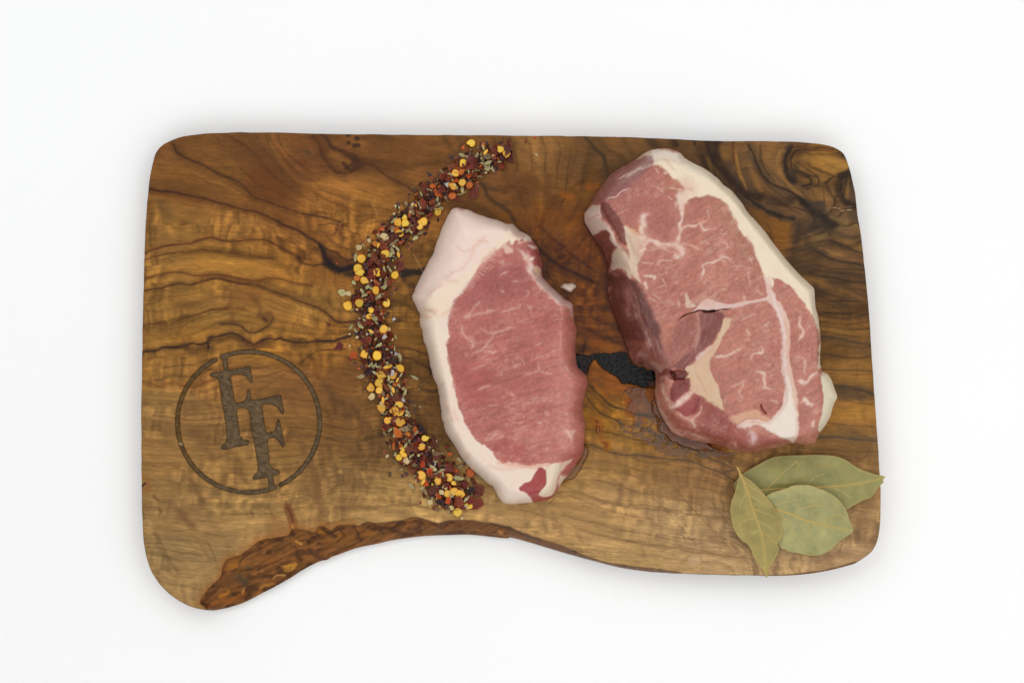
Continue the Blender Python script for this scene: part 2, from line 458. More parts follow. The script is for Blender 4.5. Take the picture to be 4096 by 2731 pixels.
# soft growth bands and thin ring lines
band = fbm(lvw / 34, X / 900, 41, 3) - .5
eye = sm(150, 60, np.hypot((X - 3290) / 1.3, Y - 655))
band = band * (1 - eye) * (1 - .5 * sm(1800, 2050, Y)); right = right * (1 - .5 * eye)
cv.rgb *= (1 + (0.38 + .12 * right)[..., None] * band[..., None])
r1 = fbm(lvw / 11, X / 500, 43, 2) - .5
cv.rgb *= 1 + .16 * r1[..., None]
ln = np.abs(((lvs / 26 + 2.2 * fbm(lvs / 90, X / 1500, 47, 2)) % 1) - .5)
lm = sm(.16, .0, ln) * sm(.44, .62, fbm(X / 260, Y / 60, 48, 3))
cv.rgb *= 1 - (.16 + .26 * right)[..., None] * (lm * (1 - eye))[..., None]
# curl: short bars running across the grain, breaking at the rings
ph = np.floor(lvw / 60 + .6 * fbm(X / 200, Y / 90, 50, 2))
Xc = X + 30 * (fbm(X / 70, Y / 45, 57, 2) - .5); bar = vn(Xc / 24 + ph * 7.7 + (Y - 1000) * .004, lvw / 130 + ph * .37, 51) * .6 + vn(Xc / 11 + ph * 3.1, lvw / 90, 52) * .4 - .5
curlm = sm(.28, .52, fbm(X / 260, Y / 150, 53, 2)) * (1 - .6 * right) * (1 - eye) * (1 - .30 * sm(1650, 1900, Y)) * sm(850, 1000, Y + (X < 1500) * 120)
cv.rgb *= 1 + .62 * (bar * curlm)[..., None] * np.array([.95, 1.0, .9])
# blotches and fine fibre
cv.rgb *= 1 + .16 * (fbm(X / 60, Y / 26, 55, 4) - .5)[..., None]
cv.rgb *= 1 + .20 * (fbm(X / 30 + Y * .004, Y / 4.5 - X * .03, 56, 3) - .5)[..., None]
cv.rgb *= 1 + .10 * (fbm(X / 130, (Y - X * .06) / 9, 58, 3) - .5)[..., None]

DK = (46, 28, 16); DK2 = (78, 50, 28); BK = (34, 28, 24); RB = (100, 58, 28)
S_ = cv.stroke
def line(spec, w, al=.8, c=DK, side=None, **k):
    """a dark ring line with a softer, wider shadow of colour on it"""
    S_(spec, w * 3.4, c, al * .46, soft=1.2, wob=.5, seed=k.get('seed', 1) + 3)
    S_(spec, w, c, min(1, al * 1.0), soft=.7, wob=.55, jit=2.5, **k)
# --- upper left
line('a 150,670 250,688 400,700 550,735 750,775 850,808 950,830 1050,865 1150,890 1230,895 1350,940 1500,1010 1600,1060 1700,1100 1850,1195 1930,1250 1960,1330 1990,1400 2080,1470 2140,1520', 8, .85)
S_('a 150,700 400,725 700,790 950,850 1200,905 1400,990', 22, RB, .4, soft=1.2)
S_('a 480,600 800,720 1100,820 1400,880 1700,1030 1950,1180', 60, (112, 70, 36), .5, soft=1.3)
line('a 400,200 430,270 500,330 600,375 700,410 820,480 1000,560 1100,610 1160,660 1230,750 1400,810 1600,880 1750,930 1900,950 2150,1010', 6, .55)
S_('a 1150,80 1250,200 1400,350 1550,500 1650,640', 55, (92, 62, 36), .55, soft=1.3)
S_('a 1300,470 1350,600 1400,720 1550,800', 95, (104, 62, 32), .6, soft=1.4)
S_('a 1500,250 1600,470 1700,600 1850,690 2100,830 2350,900', 12, RB, .5, soft=1.2)
S_('a 1420,200 1560,420 1680,560 1850,700', 16, (150, 102, 54), .45, soft=1.3)
line('a 1860,120 1920,200 1960,310 2030,420 2110,490 2200,510 2290,480 2350,440 | b 150,480 250,420 350,410 450,460 540,540 640,590 740,640 830,700', 12, .7, (62, 38, 26))
line('a 1960,100 2010,160 2070,240 2200,290 2300,330 2352,400 | b 60,270 130,300 200,330 250,390', 14, .65, (62, 38, 26))
S_('a 1900,130 1960,240 2010,340 2080,430 2200,480', 26, (96, 60, 34), .75, soft=1.)
S_('a 2050,300 2150,350 2230,400', 22, (148, 98, 50), .6, soft=1.)
S_('a 2180,400 2210,460 | b 110,410 140,460', 14, (60, 36, 28), .8, soft=.9)
S_('b 120,440 200,400 330,400', 10, (70, 44, 30), .8)
S_('b 330,430 500,470 620,560 800,660', 50, (96, 62, 36), .5, soft=1.3)
for x_, y_, r_ in ((2225,105,9),(2318,140,11),(2230,188,9),(2290,215,10),(2330,212,9)):
    S_('a %d,%d %d,%d' % (x_, y_, x_ + 6, y_ + 2), r_ * 1.75, (64, 44, 32), .92, soft=.4, wob=.15)
for x_, y_ in ((1722,385),(1738,440),(1775,400),(1765,370),(1740,410)):
    S_('a %d,%d %d,%d' % (x_, y_, x_ + 8, y_ + 5), 9, (98, 56, 32), .8, soft=.6)
S_('a 1800,280 1820,300', 14, (80, 64, 46), .7)
S_('a 1590,325 1720,330 1810,345 1835,400', 2.5, (92, 64, 40), .7)
for x_, y_ in ((2100,1080),(2120,1050),(2160,1060),(2105,1105),(2148,1130),(2130,1090),(2170,1045),(2085,1130)):
    S_('a %d,%d %d,%d' % (x_, y_, x_ + 10, y_ + 8), 9, (88, 48, 34), .8, soft=.6)
S_('a 1920,1050 2000,1050 2060,1030 2150,1015', 3, (60, 44, 30), .9, jit=5)
S_('a 2060,1150 2120,1150 2160,1100 | a 2180,1090 2352,1150', 3, (80, 52, 32), .7)
S_('a 150,590 350,620 600,640 900,720', 34, (104, 70, 38), .5, soft=1.4)
for s_ in ('a 280,850 360,930', 'a 330,870 340,960', 'a 240,800 280,880'):
    S_(s_, 30, (112, 82, 46), .5, soft=1.4)
# --- left middle
line('a 105,1335 200,1305 300,1270 500,1245 600,1230 700,1200 780,1180 850,1185 900,1205 1000,1215 1100,1215 1200,1200 1350,1200 1450,1240 1500,1265 1600,1330 1720,1395', 7, .7, (80, 46, 26))
line('a 105,1408 300,1350 400,1335 600,1315 750,1305 850,1312 950,1330 1100,1355 1200,1372 1450,1390', 5, .65, (84, 50, 28))
line('c 1700,60 1740,130 1850,160 1950,150 2100,190 2250,210', 5, .55)
cv.poly('a 1925,1240 2000,1290 2080,1330 2150,1380 2250,1410 2352,1405 2352,1500 2250,1520 2110,1525 2020,1450 1975,1380', (86, 54, 34), .75, feather=16)
S_('a 1930,1250 1975,1330 1990,1390 2060,1450 2110,1500 2170,1510 2250,1480 2352,1470', 15, BK, .85, soft=.9, jit=3)
S_('a 1930,1250 2030,1310 2110,1335 2160,1385 2250,1410 2352,1400', 6, (60, 38, 28), .8, soft=.8)
S_('a 1980,1370 2030,1410', 24, (50, 32, 28), .8, soft=1.)
S_('B 0,1000 150,1120 300,1120 500,1090', 22, BK, .8, soft=1.)
cv.poly('B 1180,1170 1260,1080 1400,1110 1600,1080 1700,1120 1600,1200 1400,1220 1250,1250', (42, 34, 28), .9, feather=14)
S_('B 1250,1250 1330,1350 1500,1400', 14, (62, 44, 30), .6, soft=1.2)
S_('B 350,1180 420,1190', 22, (52, 38, 30), .8)
S_('n 130,600 300,630 420,670', 20, (84, 56, 32), .6, soft=1.3)
line('c 100,300 250,260 400,235 500,235 600,265 700,265 900,255 980,275 1100,300 1270,320 1400,300 1530,305 1700,350 1850,370', 5, .65, (84, 48, 28))
S_('c 700,275 850,262 950,285 1050,320 1250,345 1400,345', 24, (100, 62, 34), .6, soft=1.1)
line('c 90,430 200,405 300,390 420,355 500,350 580,365 680,335 780,305 900,300 1000,330 1100,350 1200,365 1300,385 1420,425 1500,450 1600,480 1700,530 1800,565 1900,600 1980,640 2050,700 2090,740 2140,755 2300,745', 7, .75, (66, 40, 26))
S_('c 450,370 520,380', 40, (100, 74, 42), .5, soft=1.4)
S_('c 1350,400 1500,440 1700,490 1850,540 2000,600', 40, (96, 66, 36), .6, soft=1.3)
cv.poly('c 1000,380 1250,390 1330,450 1300,560 1200,600 1050,590 980,500', (124, 82, 44), .6, feather=40, jit=10)
for s_ in ('c 950,400 930,500', 'c 1000,470 990,600', 'c 1020,660 1010,740', 'c 1220,480 1280,540', 'c 1310,590 1290,690'):
    S_(s_, 18, (100, 64, 38), .55, soft=1.3)
line('c 80,810 120,785 200,770 280,765 350,790 430,745 480,720 550,700 700,660 800,625 880,612 960,605', 6, .6, (76, 46, 28))
S_('c 450,590 650,555 850,500', 26, (110, 76, 42), .6, soft=1.3)
S_('c 950,605 1050,600 1150,615', 16, (112, 70, 38), .7, soft=1.2)
S_('c 300,790 360,830 420,780', 26, (120, 82, 44), .7, soft=1.3)
line('c 900,775 1000,768 1070,780 1120,800 1150,835 1200,860 1260,865 1310,840 1380,800 1410,770 1440,730 1440,700', 5, .75, (66, 44, 30))
cv.poly('c 1300,640 1400,640 1450,700 1400,760 1340,760 1300,700', (112, 76, 42), .8, feather=14)
S_('c 1345,710 1375,740', 12, (70, 44, 28), .8)
line('c 80,1075 120,1055 230,1050 300,1015 400,1018 500,1005 600,975 680,985 760,960 770,920 860,905 930,880 1000,868 1080,895 1130,930 1200,965 1250,990 1310,955 1400,925 1460,935 1520,915 1570,940 1700,965 1800,965 1900,950 2000,945 2080,950 2150,925 2260,895', 8, .85, (50, 34, 26))
S_('c 520,1010 600,1050 700,1035 780,1030', 30, (76, 52, 34), .75, soft=1.)
S_('c 770,1030 765,960 800,930', 9, (50, 34, 26), .8)
S_('c 790,950 900,930 1000,905 1080,920', 20, (88, 58, 34), .8, soft=1.)
S_('c 1170,980 1240,1020 1330,980', 26, (88, 56, 36), .75, soft=1.)
S_('c 1750,970 1830,1020 1830,1110 1870,1140', 22, (104, 72, 40), .6, soft=1.2)
line('c 80,1370 180,1395 230,1420 330,1400 420,1375 470,1410 560,1430 640,1430 700,1400 800,1360', 6, .5, (110, 66, 34))
line('c 780,1260 950,1240 1150,1210 1300,1235 1450,1200 1550,1205 1700,1250', 4, .4, (96, 60, 36))
line('c 1250,1330 1400,1310 1550,1260 1700,1290', 3, .4, (96, 60, 36))
S_('c 1250,1500 1400,1400 1650,1240', 3, (96, 64, 40), .6)
S_('c 1850,1130 1880,1180 1890,1260 1920,1330', 16, (96, 58, 34), .75, soft=1.1)
S_('c 1880,1200 1940,1290 2000,1200', 30, (170, 112, 50), .45, soft=1.2)
line('c 1720,1180 1900,1060 2050,1045 2200,1030', 4, .4)
# --- around and below the emblem
for s_, w_ in (('d 1980,100 2050,280 2090,420',26),('d 2100,150 2120,260 2180,320',22),('d 1560,160 1640,300 1700,430',20),('d 1690,560 1760,730 1800,900 1860,1080 1900,1250 1950,1420',24),
               ('d 1990,680 2050,850 2100,980',14),('d 500,250 520,420 480,500',18),('d 600,300 640,420',26),('d 240,500 300,620',22),('d 900,950 980,1080',18),('d 1060,850 1110,1000 1150,1100',20),
               ('d 560,1050 640,1200 700,1320',20),('d 1100,1000 1170,1120',16),('d 380,1350 500,1460 580,1560',22),('d 1400,1380 1450,1500',14),('d 2230,300 2330,420',36),('d 2200,430 2240,470',34),
               ('d 1200,430 1260,520 1290,700',18),('d 620,600 700,720 800,830',26),('d 1000,800 900,850 780,870',14)):
    S_(s_, w_, (108, 76, 48), .42, soft=1.3, jit=5)
for s_ in ('d 80,300 400,290 700,300 880,330', 'd 1450,650 1800,640 2300,660', 'd 60,730 400,760 700,760 1000,790', 'd 600,1150 900,1180 1300,1190', 'd 1500,980 1900,960 2300,980', 'd 1900,420 2150,440 2352,430'):
    S_(s_, 5, (108, 78, 48), .5, soft=1.2, jit=6)
S_('e 210,610 280,720 340,850 400,950 450,1010', 13, (100, 72, 44), .45, soft=1.4)
S_('e 480,400 540,460 620,560', 22, (108, 76, 46), .40, soft=1.5)
S_('e 600,620 700,740 800,920', 9, (112, 80, 48), .38, soft=1.4)
S_('e 740,680 800,780 860,950', 6, (112, 80, 48), .5, soft=1.2)
S_('e 550,20 640,130 700,270', 18, (112, 80, 50), .5, soft=1.2)
S_('e 80,110 110,80', 9, (44, 32, 24), .9); S_('e 90,20 130,60 120,150', 26, (140, 88, 44), .5, soft=1.3)
S_('e 200,220 240,260', 14, (100, 66, 38), .6); S_('e 250,350 270,380', 14, (104, 72, 42), .6)
cv.poly('e 1560,300 1620,300 1670,400 1700,540 1640,600 1590,480', (116, 72, 42), .8, feather=12)
S_('e 1590,330 1630,400 1650,500', 8, (90, 52, 36), .8)
S_('e 1440,500 1500,560 1560,600 1650,600', 44, (140, 92, 48), .5, soft=1.3)
S_('e 1860,0 1900,120 1940,260 1960,400', 26, (120, 84, 50), .55, soft=1.2)
S_('e 2150,250 2300,330 2352,320', 30, (126, 90, 54), .5, soft=1.3)
line('f 0,340 200,330 420,330 700,310 850,310 950,340 1100,370', 4, .4, (116, 80, 48))
S_('f 0,100 150,60 250,110', 30, (116, 84, 50), .5, soft=1.3)
S_('E 240,600 240,650', 11, (70, 56, 44), .8)
# --- lower middle
line('l 780,205 860,210 950,245 1080,290 1200,310 1350,315 1500,335 1700,360 1850,365 1950,400 2080,450 2200,490 2352,580', 6, .75, (84, 66, 50))
line('l 1300,0 1450,60 1600,130 1750,200 1950,270 2050,330 2200,390 2352,465 | m 420,350', 8, .6, (84, 66, 52))
line('l 780,45 900,50 1050,80 1250,130 1400,165 1600,185 1800,195', 6, .55, (90, 64, 40))
for s_ in ('l 580,640 700,690 850,745 1000,800 1200,850 1500,880 1700,910 2100,960 2300,975', 'l 640,740 800,800 1000,880 1200,930 1500,990', 'l 550,920 700,985 900,1020 1100,1090 1300,1110', 'l 680,1070 900,1140 1200,1200 1500,1260 1900,1290 2300,1380',
           'l 850,560 1100,620 1350,700 1700,760 2100,860', 'l 1100,480 1250,510 1350,560', 'l 100,880 300,930 500,1000', 'l 1250,830 1500,850 1800,900', 'm 0,1180 300,1220 600,1250'):
    line(s_, 4, .42, (112, 82, 52))
for s_, w_ in (('l 150,940 160,1030',12),('l 350,900 380,1000',14),('l 440,920 480,980',12),('l 520,1060 540,1160',16),('l 700,1130 760,1220',14),('l 1100,1060 1130,1160',22),('l 1560,960 1590,1150',18),('l 1400,560 1600,600',36),
               ('l 1700,600 2000,700',40),('l 1580,650 1780,760',30),('l 1980,650 2000,780',26),('l 1380,1250 1400,1380',14),('l 1750,1100 1770,1250',20),('l 2000,1150 2020,1300',16),('l 2150,1150 2200,1290',14),('l 1000,380 1200,420',34),
               ('l 1500,420 1600,500',30),('l 830,300 900,380',26),('m 1860,830 1890,870',28),('m 1820,680 1960,700',24),('m 1900,600 1960,720',16),('m 1850,900 1900,1050',14),('m 350,750 420,880',16),('m 250,950 330,1080',22),('m 1500,1250 1600,1200',22)):
    S_(s_, w_, (136, 102, 68), .5, soft=1.4, jit=5)
S_('l 1830,1040 1850,1060', 6, (96, 66, 40), .7); S_('l 1810,1160 1850,1180 1930,1180', 4, (96, 66, 40), .7, jit=6)
for s_ in ('l 1390,660 1620,880 1940,1250', 'l 1650,560 1900,870 2330,1320', 'l 2000,650 2300,1060', 'l 100,1100 300,920 480,750', 'm 0,650 300,960 600,1200'):
    S_(s_, 2.2, (112, 82, 48), .7, wob=.1)
S_('l 1780,1450 1830,1400 1900,1360 1990,1370 2000,1440 1940,1490 1830,1500', 5, (150, 112, 74), .5)
cv.poly('l 1850,1410 1900,1360 1980,1370 1990,1440 1920,1480', (196, 162, 122), .5, feather=14)
S_('e 60,1800', 1, DK, 0)
# --- between seasoning and left chop
line('C 1130,850 1250,845 1350,860 1450,880 1550,920 1620,940', 4, .6)
line('C 1250,990 1380,1010 1480,1080 1600,1130 1680,1200 1700,1260', 5, .6)
S_('C 1080,100 1250,130 1400,220 1500,260', 18, (70, 48, 28), .6, soft=1.3); S_('C 1150,400 1200,400', 16, (62, 44, 30), .8, soft=1.)
S_('C 1100,620 1500,600', 14, (110, 76, 38), .4, soft=1.3)
S_('C 1220,1290 1700,1360', 16, (92, 64, 38), .6, soft=1.3); S_('D 1500,380 1700,420 1780,410', 12, (56, 42, 30), .75, soft=1.2)
S_('D 1400,600 1600,620 1850,650', 9, (92, 66, 40), .6, soft=1.2)
for s_ in ('D 50,350 150,560 170,780','D 300,780 400,800','D 430,650 560,900 600,1050','D 100,560 300,600','D 0,700 100,900'):
    S_(s_, 20, (86, 58, 34), .55, soft=1.3, jit=4)
# --- top centre and the dark figure on the right
S_('b 1120,120 1180,200 1250,300 1290,300', 20, (84, 58, 34), .6, soft=1.2); S_('b 1280,120 1320,200 1310,260', 18, (74, 54, 36), .6, soft=1.2)
S_('b 400,200 700,240 850,250', 50, (108, 70, 38), .5, soft=1.4)
line('b 1490,590 1560,640 1600,740 1680,820 1780,870 1840,940 1880,1010', 12, .7, (64, 46, 32)); S_('b 1560,640 1700,680 1780,700', 16, (72, 50, 34), .6, soft=1.2)
S_('b 1200,840 1450,860 1650,960', 30, (76, 50, 30), .6, soft=1.3)
S_('b 1900,200 2050,350 2250,560', 26, (96, 66, 38), .45, soft=1.3); S_('b 2000,560 2200,700 2300,850', 30, (92, 58, 28), .5, soft=1.3)
line('g 260,130 330,200 380,270 450,330 480,420 500,520', 14, .75, (62, 48, 36))
S_('g 400,150 500,260 640,340 700,400', 22, (76, 56, 36), .5, soft=1.2); S_('g 650,150 750,300', 20, (86, 62, 38), .5, soft=1.2)
S_('g 940,150 1000,230', 34, (64, 50, 38), .75, soft=1.2); S_('g 500,470 620,420', 40, (76, 54, 36), .5, soft=1.3)
line('g 1480,320 1520,420 1600,520 1700,620 1850,760', 14, .7, (52, 40, 30))
line('g 1570,180 1580,260 1640,380 1700,480 1800,600 1900,760 2000,860 2150,900', 26, .7, (54, 42, 32))
line('g 1640,180 1650,330', 16, .75, (50, 42, 34)); S_('g 1650,340 1760,380 1790,480 1850,560', 26, (56, 44, 34), .7, soft=1.1)
S_('g 1850,300 1880,480 1950,640 2100,720', 22, (72, 52, 34), .6, soft=1.2); S_('g 2000,200 2080,380 2150,560 2300,700', 22, (62, 48, 34), .65, soft=1.2)
S_('g 1550,350 1600,560', 10, (130, 90, 46), .5, soft=1.2); S_('g 1830,330 1860,480 1900,600', 10, (140, 98, 50), .6, soft=1.2); S_('g 2250,200 2150,330 2220,500 2300,600', 26, (112, 80, 46), .5, soft=1.3)
S_('g 1660,250 1720,330', 30, (138, 98, 54), .5, soft=1.2)
line('h 850,300 820,420 780,520 790,640 830,740 890,850 910,900', 22, .8, (54, 42, 34))
S_('h 900,780 890,900', 34, (48, 38, 34), .85, soft=1.)
line('h 840,420 950,400 1080,380 1180,400 1350,360 1550,380', 5, .7, (72, 48, 30)); line('h 1000,440 1100,430 1200,470 1300,450 1400,470 1580,460', 5, .7, (84, 56, 32))
line('h 860,540 900,450 1000,400', 8, .6); line('h 930,620 1000,720 1130,780 1280,820 1320,880 1300,950 1150,980 1060,1000', 6, .75, (64, 50, 36)); line('h 900,700 1050,760 1170,830 1210,880 1170,930 1060,960', 6, .8, (56, 44, 34))
S_('h 1000,560 1150,620 1300,700 1480,800', 26, (104, 74, 44), .7, soft=1.2); S_('h 870,300 1000,290 1120,300', 30, (76, 52, 34), .7, soft=1.2)
S_('h 1650,450 1720,500', 26, (52, 42, 32), .75, soft=1.1)
cv.poly('h 1550,800 1700,740 1830,720 1880,900 1920,1250 1930,1500 1750,1450 1780,1200 1650,1150 1620,1000 1700,880', (58, 45, 35), .85, feather=20, jit=6)
S_('h 1650,1150 1640,950 1700,860 1800,800', 8, (112, 78, 44), .5, soft=1.2); S_('h 1760,1150 1770,980', 14, (112, 82, 46), .6, soft=1.2); S_('h 1480,900 1500,1000 1540,1080', 18, (120, 86, 48), .55, soft=1.2); S_('h 1420,900 1460,1000', 14, (62, 46, 34), .6, soft=1.2)
S_('h 1440,900 1500,840 1600,780 1750,740', 8, (60, 44, 32), .7, soft=1.)
line('h 0,850 60,950 200,1090 300,1200 450,1330 600,1400 750,1440 930,1480', 22, .9, (42, 36, 32))
cv.poly('h 100,1050 400,1100 550,1150 720,1160 700,1250 500,1280 300,1230 150,1160', (62, 46, 34), .8, feather=18, jit=6)
line('h 200,450 320,580 440,740 560,900 700,1010 850,1080 1000,1180 1060,1280 1200,1370 1350,1460 1500,1560', 20, .8, (58, 46, 36))
line('h 480,640 600,780 750,900 900,1000 1050,1110', 14, .6, (70, 52, 36))
cv.poly('h 1020,1130 1200,1180 1400,1200 1420,1330 1300,1400 1150,1340 1050,1260', (46, 38, 32), .9, feather=18, jit=7)
S_('h 1250,1400 1400,1450 1560,1560', 46, (44, 37, 32), .85, soft=1.1); S_('h 1250,1450 1280,1568', 20, (46, 38, 32), .8, soft=1.2)
line('h 700,1240 850,1290 1000,1330 1150,1400', 8, .6, (62, 46, 34)); line('h 150,1280 350,1330 500,1370', 10, .6, (60, 44, 32))
S_('h 0,400 60,700 140,900 190,1050', 9, (140, 98, 50), .5, soft=1.2); S_('h 230,640 330,880 420,1050 560,1130', 16, (126, 88, 48), .45, soft=1.3); S_('h 680,500 720,400 780,420', 12, (132, 98, 54), .6, soft=1.2); S_('h 690,700 800,880 950,1050 1060,1130', 12, (116, 82, 44), .5, soft=1.2)
S_('h 1120,520 1300,500 1500,540 1690,620', 34, (196, 144, 74), .5, soft=1.2); S_('h 1250,640 1400,720 1550,780', 26, (188, 134, 62), .6, soft=1.2); S_('h 1450,630 1550,660', 22, (130, 98, 52), .5, soft=1.3)
S_('h 1200,420 1400,400 1560,420', 12, (170, 110, 52), .5, soft=1.2); S_('h 1150,330 1350,320 1500,350', 12, (158, 106, 54), .5, soft=1.2)
S_('h 1300,1050 1400,1100', 34, (120, 88, 48), .5, soft=1.3); S_('h 1500,1450 1750,1540', 24, (116, 90, 50), .45, soft=1.3)
for s_ in ('h 1760,1285 1840,1270','h 1780,1340 1850,1325','h 1500,1290 1650,1310','h 1650,1350 1800,1330'): S_(s_, 2.5, (168, 146, 110), .7, wob=.4)
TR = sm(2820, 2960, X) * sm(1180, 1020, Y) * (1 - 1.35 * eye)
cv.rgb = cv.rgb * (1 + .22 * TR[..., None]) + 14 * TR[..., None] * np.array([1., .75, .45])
cv.poly('t 360,500 480,530 600,590 710,620 680,760 610,830 520,740 420,600', (132, 86, 38), .7, feather=40, jit=10)
for s_, w_, c_, a_ in (('t 130,20 122,120 170,220 260,340 330,400 450,430', 26, DK, .7), ('t 40,20 90,140 140,220', 12, DK, .6), ('t 240,30 260,160 290,290 340,390', 10, (74, 46, 26), .55), ('t 360,40 400,110 430,200 480,280 560,340 660,380 740,430 800,500', 9, (50, 34, 22), .75),
      ('t 450,40 460,160 500,240 560,310', 7, (62, 42, 26), .55), ('t 600,90 578,180 620,290 700,360 760,420', 9, (140, 104, 58), .6), ('t 680,50 640,130 640,210 660,280 705,310', 16, (44, 32, 24), .8), ('t 705,80 680,150 690,220 760,268 820,290 830,330 770,352', 4.5, (48, 34, 24), .85),
      ('t 720,170 800,220 878,275 885,335 800,372', 4, (56, 40, 26), .75), ('t 700,60 760,50 900,58 1020,80', 4, (70, 44, 24), .7), ('t 720,90 760,80 900,78 1040,100', 4, (76, 48, 26), .7), ('t 820,200 920,240 1000,270', 11, (70, 48, 30), .6), ('t 340,420 480,520 600,570 700,590', 15, (38, 32, 28), .9),
      ('t 350,400 500,420 620,460 690,440', 30, (54, 40, 30), .7), ('t 750,440 850,540 900,560 1000,640', 26, (42, 34, 28), .85), ('t 590,470 700,500 800,540 850,580 840,650', 5, (58, 40, 26), .7), ('t 500,470 640,500 760,560', 5, (58, 40, 26), .6), ('t 1130,240 1060,290 1050,380 1080,460 1160,500', 26, (44, 34, 26), .8),
      ('t 1110,300 1092,420', 9, (128, 90, 46), .6), ('t 1075,290 1070,400', 5, (110, 76, 42), .5), ('t 940,330 980,290 1050,270 1120,240', 5, (60, 42, 26), .7), ('t 950,360 990,420 1020,470', 9, (66, 46, 28), .6), ('t 270,180 300,300', 6, (138, 96, 48), .6), ('t 380,250 420,330 470,380', 10, (126, 86, 44), .5),
      ('t 840,360 900,400 860,440', 16, (134, 98, 52), .5), ('t 500,620 530,690 510,760', 6, (84, 54, 28), .6), ('t 600,600 680,610', 6, (84, 62, 34), .6), ('t 160,60 200,120', 22, (122, 86, 46), .6)):
    S_(s_, w_, c_, a_, soft=.9, jit=3, wob=.5)
S_('i 980,380 1100,340 1250,260 1400,160 1500,90 1700,50 1900,10', 11, (124, 100, 62), .85, soft=.9, wob=.9, jit=4); S_('i 1000,370 1300,300 1500,250', 6, (112, 88, 54), .6, soft=1.); S_('i 1900,0 1920,40', 10, (130, 106, 66), .7)
S_('i 980,0 1000,100 950,230', 44, (58, 46, 38), .85, soft=1.1); S_('i 1060,100 1150,250', 34, (62, 48, 38), .7, soft=1.2); S_('i 1180,60 1500,20', 40, (56, 44, 36), .8, soft=1.2); S_('i 1500,120 1750,200 1960,180', 20, (60, 48, 36), .7, soft=1.2)
S_('i 500,100 580,180 600,260', 10, (76, 54, 32), .6, soft=1.2); S_('i 900,420 1200,370 1320,440', 44, (60, 47, 36), .7, soft=1.2); cv.poly('i 800,520 1100,500 1300,540 1350,640 1100,760 950,700', (70, 52, 38), .6, feather=50, jit=10)
line('i 1480,240 1600,290 1750,350 1850,400 2005,455', 9, .7, (56, 44, 32)); S_('i 1560,150 1800,290 1980,360', 16, (126, 92, 50), .5, soft=1.2)
line('i 1250,400 1400,470 1500,540 1700,580 1900,600 2020,640', 8, .7, (52, 42, 34))
for s_, a_ in (('i 1330,640 1500,680 1750,690 2030,710', .55), ('i 1250,690 1500,730 1800,760 2030,790', .5), ('i 1150,740 1350,800 1600,840 1800,880 2050,905', .8), ('i 1600,760 1850,800 2040,830', .4)):
    line(s_, 7, a_, (58, 44, 32))
S_('i 1050,860 1250,870 1450,950 1650,1060', 26, (158, 110, 54), .6, soft=1.2); S_('i 1500,930 1700,1060 1900,1110 2060,1130', 36, (80, 58, 40), .6, soft=1.2); S_('i 1650,1010 1850,1090 2060,1190', 14, (140, 100, 50), .5, soft=1.2)
for s_, a_ in (('i 1240,1030 1450,1080 1650,1140 2080,1290', .45), ('i 1260,1090 1350,1120 1600,1220 1850,1280 2080,1330', .5), ('i 1250,1180 1450,1230 1650,1310', .5), ('i 1310,1390 1600,1440 1750,1460 1850,1410 2050,1420', .55)):
    line(s_, 5, a_, (72, 52, 34))
cv.poly('i 1560,1210 1750,1250 1800,1300 1650,1330 1550,1280', (76, 58, 40), .6, feather=26)
line('j 1370,140 1500,180 1650,200 1800,170 1920,130', 5, .6, (66, 48, 32)); line('j 1380,370 1500,390 1650,410 1750,440 1945,470', 9, .65, (72, 58, 46))
line('j 1420,560 1520,570 1650,600 1800,605 1950,590', 6, .6, (72, 50, 34)); line('j 1440,720 1600,735 1800,735 1955,740', 5, .6, (72, 54, 38))
S_('j 1450,300 1700,340 1900,330', 22, (150, 108, 56), .5, soft=1.3); S_('j 1850,520 1900,560', 30, (88, 66, 46), .6, soft=1.3); S_('j 1500,660 1930,680', 30, (150, 106, 52), .5, soft=1.3)
S_('j 1500,800 1900,840', 34, (170, 122, 58), .6, soft=1.3)
line('j 1560,900 1700,905 1850,940 1975,985', 12, .75, (66, 56, 48)); cv.poly('j 1560,920 1750,930 1900,1000 1850,1060 1650,1050 1560,1010', (84, 66, 50), .65, feather=26)
S_('j 1560,1110 1750,1080 1880,1130', 24, (176, 126, 62), .6, soft=1.2); S_('j 1500,1180 1800,1200 1980,1180', 46, (176, 128, 62), .5, soft=1.3)
line('j 1480,1280 1650,1300 1850,1320 1990,1330', 7, .5, (90, 66, 44)); S_('j 1620,1340 1800,1380', 28, (104, 80, 56), .5, soft=1.3); line('j 1400,1430 1600,1430 1750,1450 2005,1470', 9, .65, (76, 66, 56))
S_('j 1870,1130 1880,1260', 18, (130, 92, 50), .4, soft=1.3)
line('m 1650,190 1850,215 1900,180 1930,120', 5, .5, (96, 66, 44)); S_('m 400,200 700,130 850,100', 26, (120, 82, 50), .4, soft=1.3); S_('m 1270,60 1300,170', 22, (176, 122, 76), .5, soft=1.2)
